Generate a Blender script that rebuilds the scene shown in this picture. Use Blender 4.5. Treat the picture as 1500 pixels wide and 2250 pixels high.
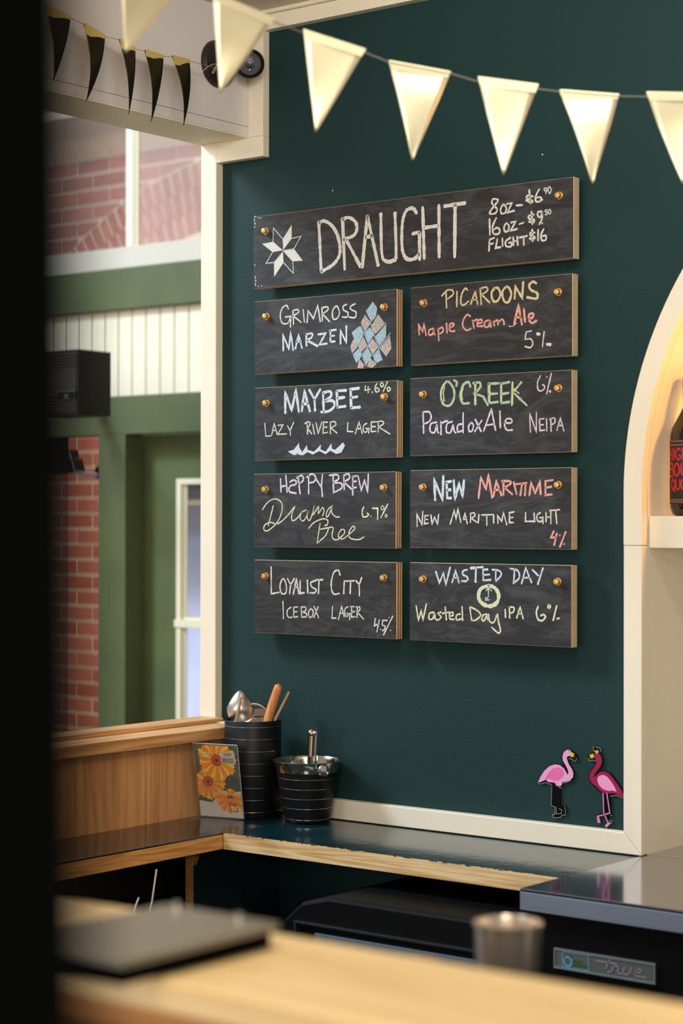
import bpy, math, random
from mathutils import Vector, Matrix
random.seed(11)
SC = bpy.context.scene
COL = SC.collection
for o in list(bpy.data.objects): bpy.data.objects.remove(o)

# ---------------------------------------------------------------- camera
# metres: x along the menu wall, y into it (wall face at y = 0), z up
CAM = Vector((0.0, -3.02, 1.55))
yaw, pitch, roll = math.radians(38.259), math.radians(.2864), math.radians(.089)
fw = Vector((-math.sin(yaw)*math.cos(pitch), math.cos(yaw)*math.cos(pitch), math.sin(pitch)))
rt = Vector((math.cos(yaw), math.sin(yaw), 0)); up = rt.cross(fw)
rt2 = rt*math.cos(roll)+up*math.sin(roll); up2 = -rt*math.sin(roll)+up*math.cos(roll)
cd = bpy.data.cameras.new('camera'); cam = bpy.data.objects.new('camera', cd); COL.objects.link(cam)
m = Matrix.Identity(4)
for i in range(3):
    m[i][0], m[i][1], m[i][2], m[i][3] = rt2[i], up2[i], -fw[i], CAM[i]
cam.matrix_world = m
cd.sensor_fit = 'HORIZONTAL'; cd.sensor_width = 24.0; cd.lens = 4298.6/1500*24
cd.clip_start = .05
cd.dof.use_dof = True; cd.dof.focus_distance = 3.72; cd.dof.aperture_fstop = 3.8
SC.camera = cam

# ---------------------------------------------------------------- world, lights, exposure
w = bpy.data.worlds.new('world'); SC.world = w; w.use_nodes = True
bg = w.node_tree.nodes['Background']; bg.inputs[0].default_value = (1.0, .93, .84, 1); bg.inputs[1].default_value = .38
SC.view_settings.view_transform = 'Standard'; SC.view_settings.look = 'None'
SC.view_settings.gamma = 1; SC.view_settings.use_curve_mapping = False
SC.view_settings.exposure = -0.2

def area(name, loc, target, sx, sy, power, color):
    l = bpy.data.lights.new(name, 'AREA'); l.shape = 'RECTANGLE'; l.size = sx; l.size_y = sy
    l.energy = power; l.color = color
    o = bpy.data.objects.new(name, l); COL.objects.link(o); o.location = loc
    o.rotation_euler = (Vector(target)-Vector(loc)).to_track_quat('-Z', 'Y').to_euler()
    return o
area('hall_window_light', (-6.2, -2.3, 5.2), (-2.4, 0, 1.3), 1.1, 1.1, 420, (.62, .80, 1.0))
area('left_front_window', (-3.0, -7.2, 1.9), (-1.8, 0, 1.8), 3.0, 1.6, 90, (.90, .94, 1.0))
area('right_front_window', (2.4, -6.2, 1.9), (-1.8, 0, 2.2), 3.0, 1.6, 175, (1.0, .88, .72))  # added fill behind the camera: base light and gold foil reflections
area('bar_ceiling_light', (-.9, -2.2, 2.52), (-1.1, -1.8, 1.0), .6, .6, 20, (1.0, .9, .72))
area('wall_wash_light', (-1.35, -.95, 2.50), (-1.55, 0, 2.25), 1.0, .12, 9, (.95, .95, .92))
area('hall_ceiling_light', (-5.4, -1.6, 3.3), (-4.4, 1.5, 1.7), 1.6, 1.0, 48, (1.0, .93, .82))  # added lamp out of view, aimed to light the green wall evenly
area('brick_hall_light', (-5.2, 2.3, 4.4), (-6.0, 3.2, 2.2), 1.2, .6, 62, (1.0, .93, .85))  # added lamp out of view to brighten the brickwork
area('niche_downlight', (-1.12, .10, 2.08), (-1.70, .08, 1.66), .10, .10, 5.5, (1.0, .47, .10))

# ---------------------------------------------------------------- materials
def nd(nt, t, **kw):
    n = nt.nodes.new(t)
    for k, v in kw.items(): setattr(n, k, v)
    return n
def srgb(r, g, b):
    f = lambda c: (c/255/12.92) if c <= 10 else ((c/255+.055)/1.055)**2.4
    return (f(r), f(g), f(b), 1)
MATS = {}
def mat(name, col, rough=.5, metal=0.0, spec=.5, var=0.0, vscale=8, stretch=None, col2=None, bump=0.0, bscale=200, trans=0.0, coat=0.0, emit=None):
    if name in MATS: return MATS[name]
    M = bpy.data.materials.new(name); M.use_nodes = True; nt = M.node_tree
    b = nt.nodes['Principled BSDF']
    b.inputs['Base Color'].default_value = col; b.inputs['Roughness'].default_value = rough
    b.inputs['Metallic'].default_value = metal; b.inputs['Specular IOR Level'].default_value = spec
    b.inputs['Transmission Weight'].default_value = trans; b.inputs['Coat Weight'].default_value = coat
    if emit: b.inputs['Emission Color'].default_value = emit[0]; b.inputs['Emission Strength'].default_value = emit[1]
    if var or bump:
        tc = nd(nt, 'ShaderNodeTexCoord'); mp = nd(nt, 'ShaderNodeMapping')
        nt.links.new(tc.outputs['Object'], mp.inputs[0])
        if stretch: mp.inputs['Scale'].default_value = stretch
    if var:
        n = nd(nt, 'ShaderNodeTexNoise'); n.inputs['Scale'].default_value = vscale; n.inputs['Detail'].default_value = 6
        nt.links.new(mp.outputs[0], n.inputs[0])
        r = nd(nt, 'ShaderNodeValToRGB'); c2 = col2 or tuple(c*(1-var) for c in col[:3])+(1,)
        r.color_ramp.elements[0].position = .35; r.color_ramp.elements[0].color = c2
        r.color_ramp.elements[1].position = .65; r.color_ramp.elements[1].color = col
        nt.links.new(n.outputs[0], r.inputs[0]); nt.links.new(r.outputs[0], b.inputs['Base Color'])
    if bump:
        n2 = nd(nt, 'ShaderNodeTexNoise'); n2.inputs['Scale'].default_value = bscale; n2.inputs['Detail'].default_value = 3
        nt.links.new(mp.outputs[0], n2.inputs[0])
        bp = nd(nt, 'ShaderNodeBump'); bp.inputs['Strength'].default_value = bump; bp.inputs['Distance'].default_value = .002
        nt.links.new(n2.outputs[0], bp.inputs['Height']); nt.links.new(bp.outputs[0], b.inputs['Normal'])
    MATS[name] = M; return M

def wood(name, light, dark, axis='x', scale=10, rough=.5, coat=0.0, figure=.35):
    """long grain along axis, fine pores across, broad cathedral figure"""
    if name in MATS: return MATS[name]
    M = bpy.data.materials.new(name); M.use_nodes = True; nt = M.node_tree; b = nt.nodes['Principled BSDF']
    b.inputs['Roughness'].default_value = rough; b.inputs['Coat Weight'].default_value = coat; b.inputs['Coat Roughness'].default_value = .25
    tc = nd(nt, 'ShaderNodeTexCoord'); mp = nd(nt, 'ShaderNodeMapping'); nt.links.new(tc.outputs['Object'], mp.inputs[0])
    s = {'x': (.06, 1, 1), 'y': (1, .06, 1), 'z': (1, 1, .06)}[axis]
    mp.inputs['Scale'].default_value = s
    n = nd(nt, 'ShaderNodeTexNoise'); n.inputs['Scale'].default_value = scale*14; n.inputs['Detail'].default_value = 5
    nt.links.new(mp.outputs[0], n.inputs[0])
    wv = nd(nt, 'ShaderNodeTexNoise'); wv.inputs['Scale'].default_value = scale*1.6; wv.inputs['Detail'].default_value = 2; wv.inputs['Distortion'].default_value = 1.2
    nt.links.new(mp.outputs[0], wv.inputs[0])
    mm = nd(nt, 'ShaderNodeMath', operation='MULTIPLY'); mm.inputs[1].default_value = 9.0; nt.links.new(wv.outputs[0], mm.inputs[0])
    fr = nd(nt, 'ShaderNodeMath', operation='PINGPONG'); fr.inputs[1].default_value = .5; nt.links.new(mm.outputs[0], fr.inputs[0])
    ad = nd(nt, 'ShaderNodeMath', operation='MULTIPLY_ADD'); ad.inputs[1].default_value = figure*2; nt.links.new(fr.outputs[0], ad.inputs[0])
    nt.links.new(n.outputs[0], ad.inputs[2])
    r = nd(nt, 'ShaderNodeValToRGB'); r.color_ramp.elements[0].position = .35; r.color_ramp.elements[0].color = dark
    r.color_ramp.elements[1].position = .85; r.color_ramp.elements[1].color = light
    nt.links.new(ad.outputs[0], r.inputs[0]); nt.links.new(r.outputs[0], b.inputs['Base Color'])
    bp = nd(nt, 'ShaderNodeBump'); bp.inputs['Strength'].default_value = .12; bp.inputs['Distance'].default_value = .001
    nt.links.new(n.outputs[0], bp.inputs['Height']); nt.links.new(bp.outputs[0], b.inputs['Normal'])
    MATS[name] = M; return M

def chalk_mat(name, col, lo=.40, hi=.56, stretch=(1, 1, 1), top=.93):
    if name in MATS: return MATS[name]
    M = bpy.data.materials.new(name); M.use_nodes = True; nt = M.node_tree; b = nt.nodes['Principled BSDF']
    b.inputs['Base Color'].default_value = col; b.inputs['Roughness'].default_value = .95; b.inputs['Specular IOR Level'].default_value = .1
    tc = nd(nt, 'ShaderNodeTexCoord'); mp = nd(nt, 'ShaderNodeMapping'); mp.inputs['Scale'].default_value = stretch
    nt.links.new(tc.outputs['Object'], mp.inputs[0])
    n = nd(nt, 'ShaderNodeTexNoise'); n.inputs['Scale'].default_value = 620; n.inputs['Detail'].default_value = 3
    nt.links.new(mp.outputs[0], n.inputs[0])
    r = nd(nt, 'ShaderNodeValToRGB'); r.color_ramp.elements[0].position = lo; r.color_ramp.elements[0].color = (.52, .52, .52, 1)
    r.color_ramp.elements[1].position = hi; r.color_ramp.elements[1].color = (top, top, top, 1)
    nt.links.new(n.outputs[0], r.inputs[0])
    t = nd(nt, 'ShaderNodeBsdfTransparent'); mx = nd(nt, 'ShaderNodeMixShader'); out = nt.nodes['Material Output']
    nt.links.new(r.outputs[0], mx.inputs[0]); nt.links.new(t.outputs[0], mx.inputs[1]); nt.links.new(b.outputs[0], mx.inputs[2])
    nt.links.new(mx.outputs[0], out.inputs[0])
    MATS[name] = M; return M

def glass_mat(name, haze=(.9, .9, .9, 1), amount=.1, gloss=.12):
    """thin pane: clear, a little mirror, a little dust"""
    if name in MATS: return MATS[name]
    M = bpy.data.materials.new(name); M.use_nodes = True; nt = M.node_tree; nt.nodes.remove(nt.nodes['Principled BSDF'])
    out = nt.nodes['Material Output']
    t = nd(nt, 'ShaderNodeBsdfTransparent'); g = nd(nt, 'ShaderNodeBsdfGlossy'); g.inputs['Roughness'].default_value = .03
    d = nd(nt, 'ShaderNodeBsdfDiffuse'); d.inputs[0].default_value = haze
    a = nd(nt, 'ShaderNodeMixShader'); a.inputs[0].default_value = gloss
    c = nd(nt, 'ShaderNodeMixShader'); c.inputs[0].default_value = amount
    nt.links.new(t.outputs[0], a.inputs[1]); nt.links.new(g.outputs[0], a.inputs[2])
    nt.links.new(a.outputs[0], c.inputs[1]); nt.links.new(d.outputs[0], c.inputs[2]); nt.links.new(c.outputs[0], out.inputs[0])
    MATS[name] = M; return M

CREAM = mat('cream_paint', srgb(236, 224, 200), .45, var=.05, vscale=5, bump=.15, bscale=60)
CEIL = mat('ceiling_paint', srgb(225, 208, 190), .7, var=.05, vscale=4)
BEAMP = mat('grey_beam_paint', srgb(222, 214, 208), .6, var=.05, vscale=6)  # beam face coloured grey because less light reaches it
TEAL = mat('teal_paint', srgb(29, 55, 54), .62, spec=.16, var=.12, vscale=3, bump=.35, bscale=180)
LEDGE = mat('teal_lacquer', srgb(14, 48, 56), .13, spec=.6, var=.25, vscale=9, bump=.12, bscale=40)
GREEN = mat('green_paint', srgb(88, 98, 54), .6, var=.14, vscale=5, col2=srgb(78, 88, 52))
BEAD = mat('beadboard_paint', srgb(238, 228, 200), .55, var=.06, vscale=6)
BLACK = mat('black_plastic', srgb(16, 16, 16), .45)
FRIDGE = mat('black_enamel', srgb(4, 4, 5), .5, spec=.15)
PIL = mat('matt_black', srgb(4, 5, 5), .95, spec=.05)
STEEL = mat('brushed_steel', srgb(190, 194, 208), .13, 1.0, var=.12, vscale=30, stretch=(.3, 8, 8))
CHROME = mat('polished_steel', srgb(225, 222, 216), .1, 1.0)
BRASS = mat('brass', srgb(238, 190, 112), .38, .8)
FOIL = mat('gold_foil', srgb(255, 244, 204), .36, .62)
TILT = mat('foil_fold', srgb(244, 214, 132), .4, .55)
PLY1 = mat('ply_light', srgb(214, 186, 144), .7, var=.12, vscale=30)
PLY2 = mat('ply_dark', srgb(150, 98, 52), .8, var=.3, vscale=40)
OAK = wood('ledge_edge_wood', srgb(232, 200, 148), srgb(190, 142, 84), 'x', 12)
OAKY = wood('ledge_edge_wood_side', srgb(222, 168, 98), srgb(176, 118, 60), 'y', 12)
PINE = wood('cap_wood', srgb(226, 176, 118), srgb(172, 116, 66), 'y', 8)
PANEL = wood('panel_wood', srgb(214, 164, 112), srgb(176, 124, 78), 'z', 5, figure=.25)
BAR = wood('bar_top_wood', srgb(255, 226, 172), srgb(236, 196, 136), 'x', 4, .36, .3, figure=.25)

# ---------------------------------------------------------------- mesh helpers
class MB:
    def __init__(s): s.v = []; s.f = []; s.m = []
    def add(s, vs, fs, mi=0):
        b = len(s.v); s.v += [tuple(v) for v in vs]; s.f += [tuple(b+i for i in f) for f in fs]; s.m += [mi]*len(fs); return s
    def box(s, x0, x1, y0, y1, z0, z1, mi=0):
        return s.add([(x, y, z) for x in (x0, x1) for y in (y0, y1) for z in (z0, z1)],
                     [(0, 1, 3, 2), (4, 6, 7, 5), (0, 4, 5, 1), (2, 3, 7, 6), (0, 2, 6, 4), (1, 5, 7, 3)], mi)
    def quad(s, *p, mi=0): return s.add(p, [tuple(range(len(p)))], mi)
    def prism(s, poly, d, mi=0):
        """poly: 3D points, extruded by vector d"""
        n = len(poly); P = [Vector(p) for p in poly]; Q = [p+Vector(d) for p in P]
        nrm = Vector((0, 0, 0))
        for i in range(n): nrm += P[i].cross(P[(i+1) % n])
        if nrm.dot(Vector(d)) > 0: P.reverse(); Q.reverse()
        fs = [tuple(range(n)), tuple(range(2*n-1, n-1, -1))]+[(i, n+i, n+(i+1) % n, (i+1) % n) for i in range(n)]
        return s.add(P+Q, fs, mi)
    def lathe(s, prof, c, n=40, axis=Vector((0, 0, 1)), mi=0):
        """prof: (radius, height) pairs from bottom to top round axis through c"""
        a = Vector(axis).normalized(); e1 = a.orthogonal().normalized(); e2 = a.cross(e1); c = Vector(c)
        vs = []; 
        for r, h in prof:
            for k in range(n):
                t = 2*math.pi*k/n; vs.append(c+a*h+(e1*math.cos(t)+e2*math.sin(t))*r)
        fs = []
        for i in range(len(prof)-1):
            for k in range(n): fs.append((i*n+k, i*n+(k+1) % n, (i+1)*n+(k+1) % n, (i+1)*n+k))
        fs.append(tuple(range(n-1, -1, -1))) if prof[0][0] > 1e-5 else None
        if prof[-1][0] > 1e-5: fs.append(tuple((len(prof)-1)*n+k for k in range(n)))
        return s.add(vs, fs, mi)
    def tube(s, pts, r, n=8, mi=0):
        P = [Vector(p) for p in pts]; R = r if isinstance(r, (list, tuple)) else [r]*len(P); vs = []; ref = None
        for i, p in enumerate(P):
            t = (P[min(i+1, len(P)-1)]-P[max(i-1, 0)]).normalized()
            if ref is None: ref = t.orthogonal().normalized()
            e1 = (ref-t*ref.dot(t)).normalized(); ref = e1; e2 = t.cross(e1)
            for k in range(n):
                a = 2*math.pi*k/n; vs.append(p+(e1*math.cos(a)+e2*math.sin(a))*R[i])
        fs = [(i*n+k, i*n+(k+1) % n, (i+1)*n+(k+1) % n, (i+1)*n+k) for i in range(len(P)-1) for k in range(n)]
        fs += [tuple(range(n-1, -1, -1)), tuple((len(P)-1)*n+k for k in range(n))]
        return s.add(vs, fs, mi)
    def build(s, name, mats, parent=None, bevel=0.0, smooth=False, solid=0.0, label=None):
        if not isinstance(mats, (list, tuple)): mats = [mats]
        off = Vector((0, 0, 0)); q = parent
        while q is not None: off += q.location; q = q.parent
        me = bpy.data.meshes.new(name); me.from_pydata([(Vector(v)-off)[:] for v in s.v], [], s.f)
        for M in mats: me.materials.append(M)
        for p, i in zip(me.polygons, s.m): p.material_index = i
        me.update(); o = bpy.data.objects.new(name, me); COL.objects.link(o)
        if parent is not None: o.parent = parent
        if smooth:
            for p in me.polygons: p.use_smooth = len(p.vertices) < 9
            try: me.set_sharp_from_angle(angle=math.radians(38))
            except Exception: pass
        if solid:
            md = o.modifiers.new('solid', 'SOLIDIFY'); md.thickness = solid; md.offset = 0
        if bevel:
            md = o.modifiers.new('bevel', 'BEVEL'); md.width = bevel; md.segments = 2; md.limit_method = 'ANGLE'
        if label: o['label'] = label
        return o
def tag(o, label, cat, group=None):
    o['label'] = label; o['category'] = cat
    if group: o['group'] = group
    return o
def thing(name, loc, label, cat, group=None):
    o = bpy.data.objects.new(name, None); COL.objects.link(o); o.location = loc; o.empty_display_size = .05
    return tag(o, label, cat, group)
def struct(o, label, cat='wall'):
    o['kind'] = 'structure'; o['label'] = label; o['category'] = cat; return o
def smoothline(pts, k=6):
    if len(pts) < 3: return pts
    closed = (Vector(pts[0])-Vector(pts[-1])).length < 1e-6
    P = [Vector(p) for p in pts]; out = []
    n = len(P)
    for i in range(n-1):
        p0 = P[i-1] if i > 0 else (P[n-2] if closed else P[0]*2-P[1])
        p1, p2 = P[i], P[i+1]
        p3 = P[i+2] if i+2 < n else (P[1] if closed else P[n-1]*2-P[n-2])
        for j in range(k):
            t = j/k; out.append(.5*((2*p1)+(-p0+p2)*t+(2*p0-5*p1+4*p2-p3)*t*t+(-p0+3*p1-3*p2+p3)*t**3))
    out.append(P[-1]); return out
def marks(data, unit=1e-4):
    """'x,z x,z|~x,z ...' -> [(kind, points)]"""
    out = []
    for s in data.split('|'):
        k = ''
        if s[0] in '~P': k = s[0]; s = s[1:]
        out.append((k, [Vector((float(p.split(',')[0])*unit, float(p.split(',')[1])*unit)) for p in s.split()]))
    return out
def draw(mb, data, width, place, jitter=.12, mi=0):
    """flat strokes and filled shapes; place(a, b) puts a drawn point on its surface"""
    for kind, pts in data:
        if kind == 'P': mb.add([place(*p) for p in pts], [tuple(range(len(pts)))], mi); continue
        P = smoothline(pts) if kind == '~' else list(pts)
        if kind != '~':                                              # subdivide straight runs so the edge can wobble
            Q = [P[0]]
            for a, b in zip(P, P[1:]):
                n = max(1, int((b-a).length/.006))
                Q += [a.lerp(b, (j+1)/n) for j in range(n)]
            P = Q
        if len(P) < 2: continue
        L, R = [], []
        for i, p in enumerate(P):
            d1 = (p-P[i-1]).normalized() if i else (P[1]-p).normalized()
            d2 = (P[i+1]-p).normalized() if i < len(P)-1 else d1
            if d1.length < .5: d1 = d2
            if d2.length < .5: d2 = d1
            t = (d1+d2); t = t.normalized() if t.length > .2 else d1
            nr = Vector((-t.y, t.x)); k = min(1/max(.45, nr.dot(Vector((-d1.y, d1.x)))), 1.9)
            h = width/2*(1+random.uniform(-jitter, jitter))
            L.append(p+nr*h*k); R.append(p-nr*h*k)
        n = len(P); t0 = (P[1]-P[0]).normalized(); t1 = (P[-1]-P[-2]).normalized()
        cap0 = P[0]-t0*width*.35; cap1 = P[-1]+t1*width*.35
        vs = [place(*q) for q in L+R+[cap0, cap1]]
        fs = [(i, i+1, n+i+1, n+i) for i in range(n-1)]+[(0, n, 2*n), (n-1, 2*n+1, 2*n-1)]
        mb.add(vs, fs, mi)

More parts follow.
